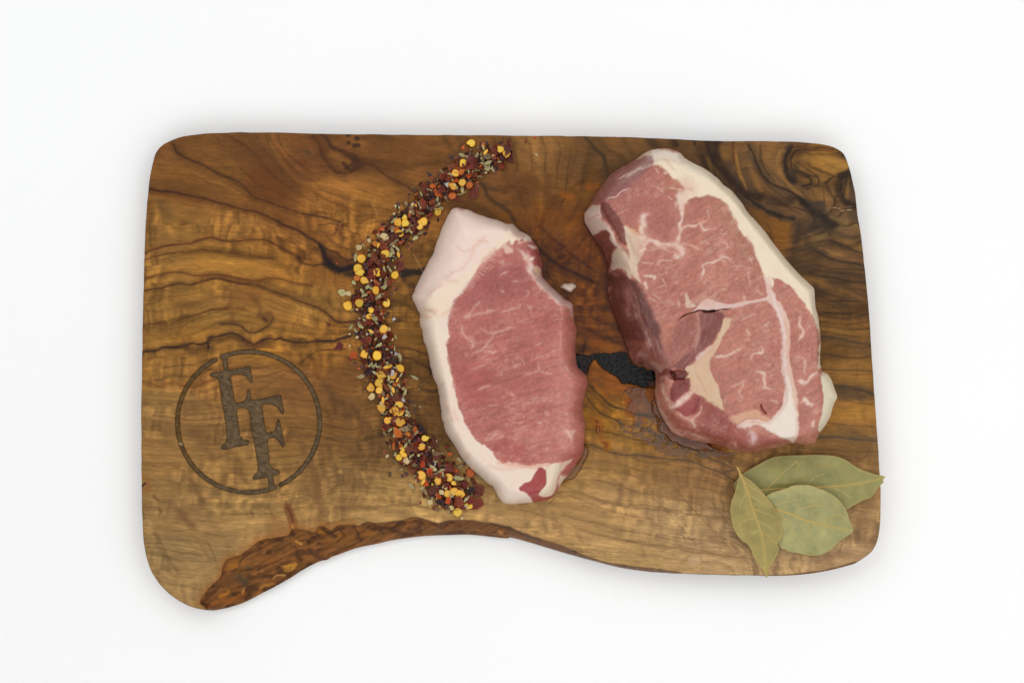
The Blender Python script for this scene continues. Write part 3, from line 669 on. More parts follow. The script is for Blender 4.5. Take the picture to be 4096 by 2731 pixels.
# --- between the two chops
line('k 240,150 360,150 400,260 350,420', 16, .6, (34, 24, 16)); line('n 1500,400 1700,620 1900,780 2100,880 2350,1000', 14, .55, (44, 28, 14)); line('n 1650,300 1900,520 2100,700 2352,860', 10, .45, (56, 34, 14))
S_('n 1350,430 1600,680 1750,900', 26, (58, 38, 20), .5, soft=1.3); S_('n 2000,500 2250,700 2340,780', 26, (112, 64, 18), .5, soft=1.3); S_('n 1450,200 1750,330 2000,450', 40, (120, 76, 36), .5, soft=1.3)
S_('k 300,100 500,160 900,120', 60, (150, 86, 14), .45, soft=1.4); S_('k 380,60 560,120', 26, (84, 44, 12), .6, soft=1.3); S_('k 500,300 700,330 900,400', 34, (150, 88, 16), .4, soft=1.3); S_('k 250,200 350,200', 40, (140, 90, 24), .4, soft=1.3)
for k_ in range(26):
    a_ = random.Random(k_); x_ = 2330 + a_.random() * 230; y_ = 1050 + a_.random() * 320
    S_('S %f,%f %f,%f %f,%f' % (x_, y_, x_ + 45, y_ + 22, x_ + 110, y_ + 42), 9 + 10 * a_.random(), (50, 32, 16) if k_ % 2 else (138, 80, 20), .4, soft=1.4, jit=8)
CHAR = 'k 200,470 420,465 560,440 780,450 1000,430 1080,510 1200,640 1400,700 1560,720 1560,980 1350,985 1200,960 1050,920 930,880 830,770 700,720 640,680 560,570 500,570 440,700 430,760 380,760 280,690 200,640'
cv.poly('k 440,620 540,560 640,690 800,760 940,880 1200,960 1560,980 1560,1200 1200,1200 1000,1150 700,1050 520,960 440,820', (156, 92, 26), .55, feather=14, jit=4)
chm = cv.pmask(CHAR, feather=6, jit=5)
cv.blend(chm, (30, 25, 20), .97)
S_('k 360,560 420,640 400,740', 30, (60, 44, 34), .6, soft=1.2)
S_('k 540,700 640,760 700,860', 20, (120, 74, 40), .5, soft=1.2); S_('k 560,860 650,950', 22, (96, 66, 44), .6, soft=1.2)
line('k 440,910 500,960 560,1040 650,1120 750,1220 850,1280 960,1310 1060,1350 1200,1395 1500,1440 1650,1450', 4.5, .9, (58, 46, 34)); line('k 400,1100 480,1200 560,1310 650,1390 800,1450 980,1555', 5, .7, (76, 58, 38))
S_('k 420,980 560,1130 700,1200', 26, (92, 68, 44), .55, soft=1.3); S_('k 600,1200 800,1350', 18, (96, 70, 40), .55, soft=1.3)
# --- bark below
S_('m 3,1425 500,1440 800,1443 960,1440', 5, (70, 50, 38), .9); S_('m 960,1448 1200,1432 1450,1398 1640,1352 1785,1312', 13, (104, 72, 46), .9, soft=.5)
barkpoly = np.vstack([catmull(BARK, 4), tr('l 1800,1552 1700,1700 0,1800 | f 0,1500 | e 900,1560 740,1440')])
bm_sl, bm_m = cv.pmask(barkpoly, feather=5, jit=3, smooth=False)
bark = np.zeros(X.shape); bark[bm_sl] = bm_m
cv.stroke('e 690,1340 760,1200 900,1060 920,960 970,870 1100,830 1300,680 1450,640 1600,615 1650,540 1800,570 1880,590 1940,515 2050,570 2130,520 2280,510', 30, (150, 94, 44), .75, soft=1.4)
bn = fbm((X * .89 - Y * .45) / 46, (X * .45 + Y * .89) / 9, 71, 4); bn2 = fbm(X / 40, Y / 24, 72, 3)
bc = np.array([126, 84, 48.]) * (0.64 + .66 * bn[..., None]) * np.array([1, .98, .95])
bc = bc + (sm(.58, .74, bn2) * .4)[..., None] * (np.array([150, 98, 44.]) - bc)
bc = bc + (sm(.42, .3, bn2) * .6)[..., None] * (np.array([66, 42, 28.]) - bc)
gr = sm(1500, 2100, X)[..., None]
bc = bc * (1 - gr) + (bc * .55 + np.array([118, 76, 46.]) * .45) * gr
cv.rgb = cv.rgb * (1 - bark[..., None]) + bc * bark[..., None]
for s_, w_, c_, a_ in (('e 1540,960 1600,950 1680,930 1640,980 1570,990', 12, (206, 146, 62), .8), ('e 1440,1080 1480,1050 1570,1040', 6, (196, 146, 78), .8), ('e 1310,1190 1350,1150 1440,1130', 10, (190, 130, 56), .7), ('e 1120,1240 1140,1170', 6, (200, 150, 70), .8),
      ('e 880,1260 940,1240 990,1215', 12, (196, 124, 42), .8), ('e 980,960 1060,930', 16, (176, 112, 40), .7), ('e 1090,1060 1150,1120', 30, (66, 60, 50), .75), ('e 1180,960 1200,980', 16, (84, 76, 62), .6), ('e 1680,690 1740,720', 8, (210, 156, 76), .9),
      ('e 1650,520 1660,560', 6, (190, 130, 60), .8), ('e 1830,780 1900,850 2000,880', 14, (80, 54, 44), .8), ('e 1100,1000 1300,960 1500,900', 10, (78, 46, 26), .6), ('e 1000,1200 1100,1160 1250,1150', 10, (80, 48, 28), .6), ('e 700,1330 780,1260 900,1150', 12, (84, 50, 30), .7),
      ('e 760,1380 860,1330 1000,1300 1150,1240', 14, (150, 84, 34), .7), ('e 1000,1390 1200,1310 1320,1240', 14, (150, 118, 72), .7), ('e 1960,560 2020,610 2100,640', 12, (60, 40, 28), .7), ('e 1920,580 1980,620', 14, (184, 118, 40), .6), ('e 1100,900 1180,830 1300,780', 8, (70, 44, 26), .6),
      ('f 20,700 100,640 60,580', 6, (64, 42, 28), .6), ('f 200,540 240,620', 6, (64, 42, 28), .6), ('f 400,520 500,600', 8, (70, 44, 30), .6), ('f 280,620 380,600', 18, (150, 96, 36), .5), ('f 1000,490 1100,540 1170,520', 12, (84, 52, 34), .7), ('f 730,470 850,455', 6, (176, 112, 56), .7),
      ('f 1720,580 1740,610', 9, (190, 134, 64), .8), ('f 1480,570 1520,580', 5, (176, 120, 60), .7), ('f 1600,610 1800,630 2000,670', 4, (170, 112, 60), .6), ('f 1650,520 1800,545 1950,610 2150,680', 7, (60, 42, 32), .6), ('l 0,1100 300,1220 600,1330 900,1420', 8, (112, 74, 44), .6)):
    S_(s_, w_, c_, a_, soft=1., jit=3)
S_(BARK, 5, (78, 50, 32), .5, soft=1., jit=3)

# --- dried blood and juice soaking into the wood
wetP = 'S 2040,880 2150,845 2250,770 2330,700 2380,640 2440,760 2420,1000 2480,1250 2560,1450 2640,1520 2640,1650 2700,1760 2800,1800 2990,1810 2960,1835 2800,1850 2640,1815 2480,1780 2380,1720 2330,1640 2290,1500 2280,1300 2150,1100'
ws, wm = cv.pmask(wetP, feather=36, jit=16, jf=50)
wet = np.zeros(X.shape); wet[ws] = wm
wet = np.clip(wet * (.62 + .5 * sm(.4, .6, fbm(X / 40, Y / 40, 81, 3))), 0, 1)
wet = np.maximum(wet, 0)
cv.rgb *= 1 - wet[..., None] * np.array([.10, .12, .26])
for s_ in ('k 540,1500 600,1490 620,1530', 'l 890,10 930,60', 'l 960,160 1020,190 1000,240', 'k 1050,1220 1150,1200 1170,1300', 'k 1280,1480 1300,1540', 'k 1290,1110 1330,1090', 'g 300,650 380,640', 'g 40,730 120,760'):
    S_(s_, 24, (150, 84, 12), .7, soft=.9, jit=5)

S_('r 632,1040 632,1120 668,1230 715,1330 780,1410 900,1450 1050,1490 1180,1520', 46, (122, 66, 12), .85, soft=.9, jit=6)
S_('p 2215,640 2205,740 2150,860 2080,960 1990,1045 1940,1090', 30, (128, 78, 26), .6, soft=1.)
S_('k 1060,1180 1130,1240 1090,1330 1120,1400', 26, (140, 76, 12), .8, soft=.8, jit=8)
S_('q 80,650 110,720 200,860 260,1000 | r 262,60 255,250 320,440 400,640 450,790', 20, (70, 34, 14), .7, soft=1.)
# --- knife scratches
for s_ in ('b 360,780 410,880 450,960', 'b 820,1350 900,1500 920,1540', 'B 730,0 790,120 850,260', 'B 1420,880 1500,1030 1560,1150'):
    S_(s_, 2.2, (176, 134, 86), .6, wob=.2)

# ------------------------------------------------------------------ the engraved ring and letters
ang = lambda x, y: math.atan2(y - 1687.5, x - 994.3)
def arcpts(a0, a1, n=70):
    return np.array([(994.3 + 284.5 * math.cos(a0 + (a1 - a0) * t / n), 1687.5 + 281 * math.sin(a0 + (a1 - a0) * t / n)) for t in range(n + 1)])
aA, aB = ang(888, 1424), ang(1098, 1950); aC, aD = ang(1122, 1940), ang(862, 1437)
cv.mottle = False
ringmask = np.zeros(X.shape); lettermask = [np.zeros(X.shape), np.zeros(X.shape)]
def ringpiece(P_, w):
    sl, m = cv.smask(P_, w, soft=.16, wob=.07, seed=4)
    ringmask[sl] = np.maximum(ringmask[sl], m)
# ring right part from top stub clockwise to the lower right gap, and left part the other way round
def arc_cw(a0, a1):
    while a1 < a0: a1 += 2 * math.pi
    return arcpts(a0, a1)
ringpiece(arc_cw(aA, aC), 17.5); ringpiece(arc_cw(aB, aD), 17.5)
def polym(spec, target, jit=.5):
    sl, m = cv.pmask(spec, feather=3.5, jit=jit, smooth=False)
    target[sl] = np.maximum(target[sl], m)
polym('c 912,1096 962,1122 972,1262 930,1266', ringmask); polym('d 1388,1050 1440,1050 1462,1186 1404,1196', ringmask)
polym('d -0,0', ringmask) if False else None
F1 = ('c 780,1300 792,1285 860,1275 930,1262 1050,1240 1200,1214 1207,1240 1222,1330 1226,1388 1212,1388 1190,1360 1165,1325 1120,1300 1060,1298 1015,1305 1003,1320 1008,1380 1018,1450 '
      '| d 1030,200 1040,285 1060,350 1075,480 1090,600 1105,650 1130,672 1180,678 1190,695 1180,728 1040,752 920,782 902,768 905,742 940,712 958,680 960,650 952,540 930,400 910,280 890,150 876,65 862,40 835,25 798,18')
ARM = 'd 1035,290 1090,286 1130,275 1158,255 1168,225 1170,180 1180,155 1196,155 1208,200 1216,265 1230,330 1195,385 1185,365 1160,345 1110,337 1055,355'
F2 = ('d 1200,265 1350,240 1510,206 1527,215 1532,262 1550,350 1554,398 1535,405 1505,360 1470,322 1420,300 1360,300 1328,312 1335,380 1350,480 1370,600 1410,600 1445,592 1472,565 1480,500 1495,458 1508,470 1525,540 1550,650 1564,740 1545,754 1520,720 1490,672 1450,648 '
      '1385,662 1390,760 1402,880 1412,930 1430,968 1460,988 1500,988 1512,1020 1500,1040 1440,1053 1330,1078 1250,1093 1233,1085 1240,1048 1275,1015 1285,985 1283,940 1270,850 1245,700 1220,560 1200,420 1185,350')
polym(F1, lettermask[0]); polym(ARM, lettermask[0]); polym(F2, lettermask[1])
eng = np.maximum(ringmask, np.maximum(*lettermask))
ec = np.array([100, 82, 60.]) * (0.68 + .6 * fbm((X + Y * .2) / 14, (Y - X * .2) / 8, 91, 4))[..., None]
left_ = sm(860, 700, X)[..., None] * .7
ec = ec * (1 - left_) + left_ * np.array([100, 74, 38.]) * (0.6 + .8 * fbm(X / 10, Y / 10, 93, 3))[..., None]
cv.rgb = cv.rgb * (1 - eng[..., None]) + ec * eng[..., None]
rimm = np.clip(eng * 4, 0, 1) * np.clip((1 - eng) * 4, 0, 1)
cv.rgb *= 1 - .25 * rimm[..., None]
S_('d 468,712 490,722', 7, (200, 186, 160), .8)
g_ = cv.rgb.mean(2, keepdims=True)
lowr = sm(1850, 2150, Y + (X - 1500) * .1)[..., None] * (1 - bark[..., None])
cv.rgb = g_ + (cv.rgb - g_) * (1.06 - .08 * lowr)
cv.rgb = cv.rgb * (1 + .07 * lowr)
cv.rgb = np.clip(131 + (cv.rgb - 128) * 1.02, 6, 250)

# ------------------------------------------------------------------ board relief
dO, _ = seg_dist(X, Y, OUT, True)
dB, _ = seg_dist(X, Y, catmull(BARK, 4))
dO = np.where(inside(X, Y, OUT), dO, 0)
R_ = 7.0
u = np.clip((R_ - dO) / R_, 0, 1)
Z = np.full(X.shape, T) - R_ * K * 0.8 * (1 - np.sqrt(1 - np.clip(u, 0, .999) ** 2))
tb = dB / (dB + dO + 1e-3)
zb_ = T - .0012 - (T - .0062) * (tb ** 1.35) - .0016 * sm(0, .08, tb)
zb_ = zb_ + .0013 * (fbm(X / 38, Y / 26, 75, 4) - .5) + .0006 * (bn - .5)
hb = sm(.35, .75, bark)
Z = Z * (1 - hb) + np.minimum(zb_, T - .0004) * hb
chz = np.zeros(X.shape); chz[chm[0]] = chm[1]
Z -= chz * (.0006 + .0008 * fbm(X / 11, Y / 6, 77, 3))
Z -= eng * (.0011 + .0003 * fbm(X / 9, Y / 9, 78, 2))
Z = np.maximum(Z, .003)
split = np.zeros(X.shape, int)
split[bark > .5] = 1
split[ringmask > .5] = 2
split[lettermask[0] > .5] = 3
split[lettermask[1] > .5] = 4
char_attr = chz

m_wood, nt, bs = new_mat('olive_wood')
at = nd(nt, 'ShaderNodeAttribute', attribute_name='Col'); aw = nd(nt, 'ShaderNodeAttribute', attribute_name='wet'); tc = nd(nt, 'ShaderNodeTexCoord')
g1 = noise(nt, tc.outputs['Object'], 1.0, 4, .6, (260, 2600, 100), .06)
g2 = noise(nt, tc.outputs['Object'], 1500, 3, .6)
g3 = noise(nt, tc.outputs['Object'], 1.0, 3, .6, (1200, 7000, 100), .1)
fac = mth(nt, 'MULTIPLY', remap(nt, g1, .25, .75, .80, 1.20), mth(nt, 'MULTIPLY', remap(nt, g2, .3, .7, .93, 1.07), remap(nt, g3, .3, .7, .92, 1.08)))
nt.links.new(mulcol(nt, at.outputs['Color'], fac), bs.inputs['Base Color'])
rg = remap(nt, mth(nt, 'ADD', aw.outputs['Fac'], mth(nt, 'MULTIPLY', g1, .12)), 0.05, 1.0, .58, .24)
nt.links.new(rg, bs.inputs['Roughness'])
bs.inputs['Specular IOR Level'].default_value = .20
bump(nt, bs, mth(nt, 'ADD', g1, mth(nt, 'MULTIPLY', g3, .5)), .22, .0004)

board = empty('cutting_board', (0, 0, 0))
tag(board, 'olive wood cutting board with swirling dark grain, bark edge and engraved FF emblem', 'cutting board')
names = {0: 'wood_slab', 1: 'bark_edge', 2: 'engraved_ring', 3: 'engraved_letter', 4: 'engraved_letter'}
plabel = {1: 'rough brown bark along the curved lower edge', 2: 'thin engraved circle around the letters, broken at top and bottom', 3: 'upper left engraved letter F', 4: 'lower right engraved letter F'}
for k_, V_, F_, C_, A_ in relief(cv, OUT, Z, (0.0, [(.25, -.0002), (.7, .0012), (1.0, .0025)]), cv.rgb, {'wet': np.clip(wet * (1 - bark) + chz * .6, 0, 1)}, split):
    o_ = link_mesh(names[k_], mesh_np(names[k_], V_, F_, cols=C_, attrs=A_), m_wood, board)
    if k_ in plabel: o_['label'] = plabel[k_]
# ------------------------------------------------------------------ raw pork chops
def meat_mat(name, sss=.16):
    m, nt, bs = new_mat(name)
    at = nd(nt, 'ShaderNodeAttribute', attribute_name='Col'); af = nd(nt, 'ShaderNodeAttribute', attribute_name='fat'); tc = nd(nt, 'ShaderNodeTexCoord')
    n1 = noise(nt, tc.outputs['Object'], 1500, 4, .6); n2 = noise(nt, tc.outputs['Object'], 1.0, 4, .62, (420, 800, 600), .35, 1.2); n3 = noise(nt, tc.outputs['Object'], 420, 3, .5)
    amp = mth(nt, 'SUBTRACT', 1.0, mth(nt, 'MULTIPLY', af.outputs['Fac'], .8))
    fac = mth(nt, 'ADD', 1.0, mth(nt, 'MULTIPLY', amp, mth(nt, 'ADD', remap(nt, n1, .25, .75, -.13, .13), remap(nt, n2, .25, .75, -.09, .09))))
    nt.links.new(mulcol(nt, at.outputs['Color'], fac), bs.inputs['Base Color'])
    nt.links.new(remap(nt, n3, .3, .7, .34, .52), bs.inputs['Roughness'])
    bs.inputs['Specular IOR Level'].default_value = .42
    bs.inputs['Subsurface Weight'].default_value = sss
    bs.inputs['Coat Weight'].default_value = .30; bs.inputs['Coat Roughness'].default_value = .20; bs.inputs['Coat IOR'].default_value = 1.4
    bs.inputs['Subsurface Radius'].default_value = (1.0, .38, .22); bs.inputs['Subsurface Scale'].default_value = .0028
    hh = mth(nt, 'MULTIPLY', mth(nt, 'ADD', n2, mth(nt, 'MULTIPLY', n1, .7)), amp)
    bump(nt, bs, hh, .22, .0004)
    return m
m_meat = meat_mat('raw_meat')

FAT = np.array([250, 230, 216.]); LEAN = np.array([186, 112, 104.])
class Meat(Canvas):
    """canvas with a fat mask and a height layer as well"""
    def setup(s, lean, seed, ang=0., flecks=.3):
        c, sn = math.cos(ang), math.sin(ang)
        s.U = s.X * c + s.Y * sn; s.V = -s.X * sn + s.Y * c
        s.rgb[:] = lean
        s.rgb *= 1 + .20 * (fbm(s.X / 110, s.Y / 110, seed, 3) - .5)[..., None] * np.array([.7, 1.1, 1.])
        s.rgb *= 1 + .16 * (fbm(s.U / 60, s.V / 10, seed + 1, 4) - .5)[..., None]
        s.rgb *= 1 + .18 * (fbm(s.X / 9, s.Y / 9, seed + 2, 3) - .5)[..., None]
        f = sm(.57, .74, fbm(s.U / 34, s.V / 13, seed + 3, 3)) * sm(.42, .6, fbm(s.X / 150, s.Y / 150, seed + 4, 2))
        s.rgb += (f * flecks)[..., None] * (np.array([232, 196, 182.]) - s.rgb)
        rdg = 1 - np.abs(fbm(s.U / 42, s.V / 26, seed + 6, 4) - .5) * 2
        net = sm(.93, .99, rdg) * sm(.48, .62, fbm(s.X / 90, s.Y / 90, seed + 7, 2))
        s.rgb += (net * .45)[..., None] * (np.array([226, 186, 172.]) - s.rgb)
        s.fat = f * .3; s.h = np.zeros(s.X.shape)
    def fp(s, spec, color=FAT, al=1., h=.0, **k):
        k.setdefault('feather', 9); k.setdefault('jit', 5)
        r = s.pmask(spec, **k)
        if r is None: return
        s.blend(r, color, al); s.fat[r[0]] = np.maximum(s.fat[r[0]], r[1] * al); s.h[r[0]] += r[1] * h
    def fs(s, spec, w, color=(236, 208, 200), al=.9, h=0., **k):
        k.setdefault('soft', 1.15); k.setdefault('jit', 6); k.setdefault('wob', .8); k.setdefault('taper', (.1, .1)); k.setdefault('wf', 14.)
        if w > 4: s.stroke(spec, w * 2.4, np.array([214, 150, 136.]), al * .4, soft=1.3, jit=4)
        r = s.smask(spec, w, **k)
        if r is None: return
        s.blend(r, color, al); s.fat[r[0]] = np.maximum(s.fat[r[0]], r[1] * al); s.h[r[0]] += r[1] * h
    def mark(s, spec, w, color, al, h=0., **k):
        r = s.smask(spec, w, **k)
        if r is None: return
        s.blend(r, color, al); s.h[r[0]] += r[1] * h
    def lp(s, spec, color, al=1., h=0., **k):
        k.setdefault('feather', 14); k.setdefault('jit', 6)
        r = s.pmask(spec, **k)
        if r is None: return
        tex = s.rgb[r[0]] / (s.rgb[r[0]].mean((0, 1)) + 1e-6)
        m = (r[1] * al)[..., None]
        s.rgb[r[0]] = s.rgb[r[0]] * (1 - m) + m * np.asarray(color, float) * (0.35 + .65 * tex); s.h[r[0]] += r[1] * h
        s.fat[r[0]] *= 1 - r[1] * al
    def ridge(s, spec, w, h):
        r = s.smask(spec, w, soft=1.0, wob=.3, jit=3, taper=(.1, .1))
        if r: s.h[r[0]] += r[1] * h

def soften(cvm, k):
    g = cvm.rgb.mean(2, keepdims=True); cvm.rgb = g + (cvm.rgb - g) * k

def chop(cvm, outline, plateau, hgt, edge_l, edge_r, xl, xr, power=.62):
    X, Y = cvm.X, cvm.Y
    do, _ = seg_dist(X, Y, outline, True)
    ins = inside(X, Y, outline); do = np.where(ins, do, 0)
    dp, _ = seg_dist(X, Y, plateau, True); dp = np.where(inside(X, Y, plateau), 0, dp)
    t = do / (do + dp + 1e-3)
    e = edge_l + (edge_r - edge_l) * np.clip((X - xl) / (xr - xl), 0, 1)
    prof = (1 - (1 - t) ** 1.9) ** power
    Z = T + e + (hgt - e) * prof
    lim = sm(0, 26, do)
    Z = Z + cvm.h * lim
    return Z

# ---------------- left chop
c1 = Meat(1630, 800, 2400, 2030, 2.6)
c1.setup(np.array([190, 112, 106.]), 101, ang=-.30, flecks=.26)
O1 = catmull(tr('n 640,105 680,98 740,100 850,130 950,180 1090,235 1170,248 1230,275 1290,293 1350,290 1390,330 1440,375 1500,405 1550,440 1600,500 1645,570 1665,650 1697,760 1682,850 1705,940 1800,1030 1900,1120 1990,1195 2065,1240 2072,1350 2090,1470 '
      '| o 2105,0 2108,100 2090,200 2085,300 2105,420 2118,512 2160,545 2220,595 2242,660 2215,800 2185,950 2175,1060 2205,1140 2205,1250 2200,1400 | p 2200,660 2190,730 2130,850 2060,950 1990,1030 1945,1080 1900,1150 1870,1210 1800,1290 1700,1325 1620,1332 1400,1352 1260,1355 1190,1290 1140,1200 1090,1130 1000,1060 900,980 800,890 740,800 680,700 600,590 550,500 530,420 500,330 500,240 470,100 '
      '| o 462,760 440,700 400,600 370,520 360,430 330,300 300,210 270,80 | n 250,1500 235,1430 242,1360 190,1260 148,1160 170,1080 230,960 270,880 330,770 390,650 430,560 470,440 520,310 560,200 600,135'), 4, True)
O1 = organic(O1, 3.2, 11)
PL1 = catmull(tr('n 950,420 1100,380 1290,400 1450,520 1560,680 1570,820 1540,880 1680,1060 1850,1200 1920,1300 1900,1500 | o 1880,300 1900,500 2000,640 2020,800 1960,1000 1990,1200 1960,1380 | p 1850,760 1800,880 1790,1050 1740,1150 1500,1200 1330,1170 1150,1000 950,840 800,680 690,480 640,320 620,200 | o 540,560 500,400 460,200 | n 430,1450 440,1300 500,1180 620,1050 740,900 830,700 890,520'), 3, True)
# darker, purplish middle and the redder lower end
c1.lp('n 700,1200 900,950 1100,800 1300,760 1500,780 1620,980 1500,1150 1200,1200 950,1300 750,1350', (168, 92, 94), .6, feather=90)
c1.lp('o 600,500 900,480 1100,560 1000,900 900,1200 760,900 650,600', (178, 90, 90), .7, feather=90)
c1.lp('p 1100,650 1300,620 1500,700 1700,760 1600,850 1200,840', (176, 84, 84), .6, feather=60)
c1.lp('o 1800,100 2100,100 2090,420 2240,640 2180,1050 2200,1400 1900,1300 1750,900 1800,500', (206, 134, 126), .7, feather=80)
c1.lp('p 1500,400 1900,400 2050,650 1900,800 1600,780', (206, 132, 122), .5, feather=80)
for k_ in range(60):                                           # long muscle fibres
    a_ = random.Random(500 + k_); x_ = 1800 + 90 * a_.random() + (k_ % 5) * 75; y_ = 1330 + 560 * a_.random()
    L_ = 50 + 90 * a_.random()
    c1.stroke('S %f,%f %f,%f %f,%f' % (x_, y_, x_ + L_ * .5, y_ - L_ * .17, x_ + L_, y_ - L_ * .26), 4 + 5 * a_.random(), ((156, 72, 76) if k_ % 3 else (214, 150, 138)), .32, soft=1.2, jit=5, taper=(.1, .1))
for sp, w in (('n 780,1400 850,1330 930,1240 980,1200', 9), ('n 780,1400 900,1370 1000,1340 1160,1310', 9), ('n 760,1390 830,1390', 14), ('n 1200,1350 1380,1290 1420,1270', 7), ('o 960,40 1040,80 1100,95 1200,70 1290,30 1360,20', 9), ('o 1140,95 1080,180 1000,270 960,300', 5), ('o 720,30 760,120 840,180 870,250', 8), ('o 850,290 890,180', 5),
      ('o 1480,590 1580,565 1660,545 1665,440', 7), ('o 1660,545 1730,580 1820,585', 5), ('o 1890,300 1800,330 1680,380 1560,420', 4), ('o 1915,80 1920,280', 4), ('o 860,520 930,490 1000,470', 9), ('o 920,790 980,750 1080,730', 8), ('o 1350,500 1400,490', 10), ('o 1980,480 2020,560 2080,600', 10), ('o 1060,965 1160,960', 5),
      ('o 1330,1150 1400,1165 1480,1150', 5), ('o 1740,1020 1780,1080', 10), ('o 1650,1160 1700,1190', 10), ('o 1050,1380 1130,1310 1170,1290', 12), ('o 1610,240 1700,200', 5), ('o 1000,310 1120,340', 6), ('n 1190,750 1230,740', 10), ('n 1200,1080 1240,1100', 9), ('n 1480,1080 1530,1090 1520,1140', 6), ('n 1060,830 1130,800', 4), ('n 1330,970 1420,960', 5), ('n 1190,900 1290,850', 5),
      ('o 1040,310 1100,330 1160,310', 6), ('o 1190,600 1230,590', 6), ('o 740,20 735,70', 9)):
    c1.fs(sp, w * .9, (232, 194, 184), al=.5)
c1.fs('o 1950,1270 2000,1280 2040,1330 2060,1290 2090,1260', 15, (246, 214, 206), .85)
c1.fs('o 2040,1330 2060,1400', 9, (246, 214, 206), .7)
for k_ in range(110):                                          # pale mottling of the lower right
    a_ = random.Random(900 + k_); x_ = 1990 + 300 * a_.random(); y_ = 1560 + 280 * a_.random()
    c1.fs('S %f,%f %f,%f' % (x_, y_, x_ + 10 * a_.random() + 4, y_ + 12 * (a_.random() - .3)), 4 + 5 * a_.random(), (224, 170, 158), .42)
# fat round the chop
fatband = 'n 640,90 1350,280 1520,400 1560,470 1500,490 1440,470 1385,498 1370,535 1320,520 1310,490 1240,540 1190,580 1100,640 1020,720 960,800 900,880 830,990 720,1110 640,1220 590,1330 575,1400 570,1500 | o 578,60 575,150 548,260 560,400 590,490 620,580 | p 640,0 660,60 700,190 740,300 780,400 850,520 900,590 950,620 1050,680 1120,730 1112,760 1160,840 1250,860 1400,880 1550,890 1700,880 1850,862 1925,870 1925,960 1915,1010 1995,1000 2010,1030 1950,1090 1880,1230 1700,1345 1250,1370 1150,1290 1000,1150 850,1010 700,880 520,680 420,500 380,300 380,0 | o 250,600 160,200 | n 180,1500 130,1160 380,640 520,200'
c1.fp(fatband, (249, 229, 217), 1., h=.0005, feather=8, jit=5, smooth=False)
c1.fp('n 640,105 1000,180 1200,300 1280,420 1100,560 960,700 850,830 640,960 420,1080 280,1260 250,1380 150,1160 330,760', (252, 228, 222), .85, feather=60)
c1.fp('n 620,1000 850,830 1050,620 1300,400 1380,450 1100,640 900,850 640,1180 560,1400 300,1400 300,1250', (252, 232, 212), .8, feather=40)
c1.fp('o 250,0 560,60 540,260 600,520 640,760 470,700 330,280', (250, 233, 218), .7, feather=30)
for sp in ('n 1010,440 900,560 760,620 690,560', 'n 880,620 760,800 640,870 560,950 660,980', 'n 350,1150 380,1090 500,1010', 'n 240,1380 350,1400 440,1330', 'n 600,1300 500,1370', 'o 560,960 600,1060 650,1150', 'o 470,760 520,700', 'p 1040,900 1200,930 1400,940', 'p 1700,990 1600,940 1400,880', 'n 420,1310 330,1330 280,1280', 'n 1040,500 940,480', 'p 830,760 760,820', 'p 640,250 700,360'):
    c1.stroke(sp, 10, (234, 188, 170), .45, soft=1.6, jit=5)
c1.stroke('p 1180,855 1400,895 1600,900 1750,880 1900,860', 16, (226, 150, 130), .55, soft=1.4, jit=4)
c1.stroke('n 570,1480 590,1340 640,1230 720,1120 | n 830,1000 900,890', 7, (214, 186, 190), .6, soft=1.4)
c1.stroke('n 1140,600 1000,750 900,900 800,1030', 16, (220, 150, 140), .55, soft=1.5, jit=8)
for k_ in range(26):                                           # frayed border between lean and fat
    a_ = random.Random(40 + k_); t_ = k_ / 26
    x_ = 1600 + (1150 - 400 * t_) * .335; y_ = 800 + (620 + 470 * t_) * .335
    c1.fs('S %f,%f %f,%f' % (x_ - 10, y_ - 6, x_ + 16 + 12 * a_.random(), y_ + 6 + 10 * a_.random()), 4, (238, 200, 190), .28)
c1.fp('n 1190,580 1240,570 1280,640 1330,640 1360,600 1300,540 1250,530', (240, 206, 196), .85, feather=10)
# small lean piece top right, with its white seams
c1.lp('n 1385,500 1440,465 1500,495 1550,500 1610,520 1650,580 1670,660 1698,760 1685,840 1640,800 1590,790 1540,720 1480,660 1420,600 1405,560 1370,535', (172, 92, 92), .95, feather=8, jit=3)
c1.fs('n 1420,590 1480,640 1530,720 1560,850 1620,930 1700,1030 1800,1130 1920,1225 1990,1270', 18, (238, 208, 202), .9, h=.0003)
c1.fp('n 1560,780 1640,790 1680,870 1705,940 1800,1030 1900,1120 1990,1195 2066,1240 2055,1290 1960,1260 1850,1170 1700,1030 1620,920', (224, 196, 194), .85, feather=10)
c1.fp('n 1600,800 1650,800 1672,880 1630,880', (240, 202, 168), .8, feather=10)
for sp, w in (('n 1400,530 1470,500', 7), ('n 1480,455 1530,470 1560,490', 20), ('n 1540,540 1600,565 1640,575', 9), ('n 1540,715 1600,690', 8), ('n 1440,450 1400,500', 9), ('n 1350,290 1300,350 1340,410', 8)): c1.fs(sp, w, (246, 232, 226), .9, h=.0004)
c1.fp('n 1300,300 1350,290 1390,330 1500,405 1490,440 1380,440 1330,370', (220, 196, 188), .8, feather=12)
c1.fs('n 1990,1270 2050,1300 2065,1400', 16, (238, 206, 196), .8)
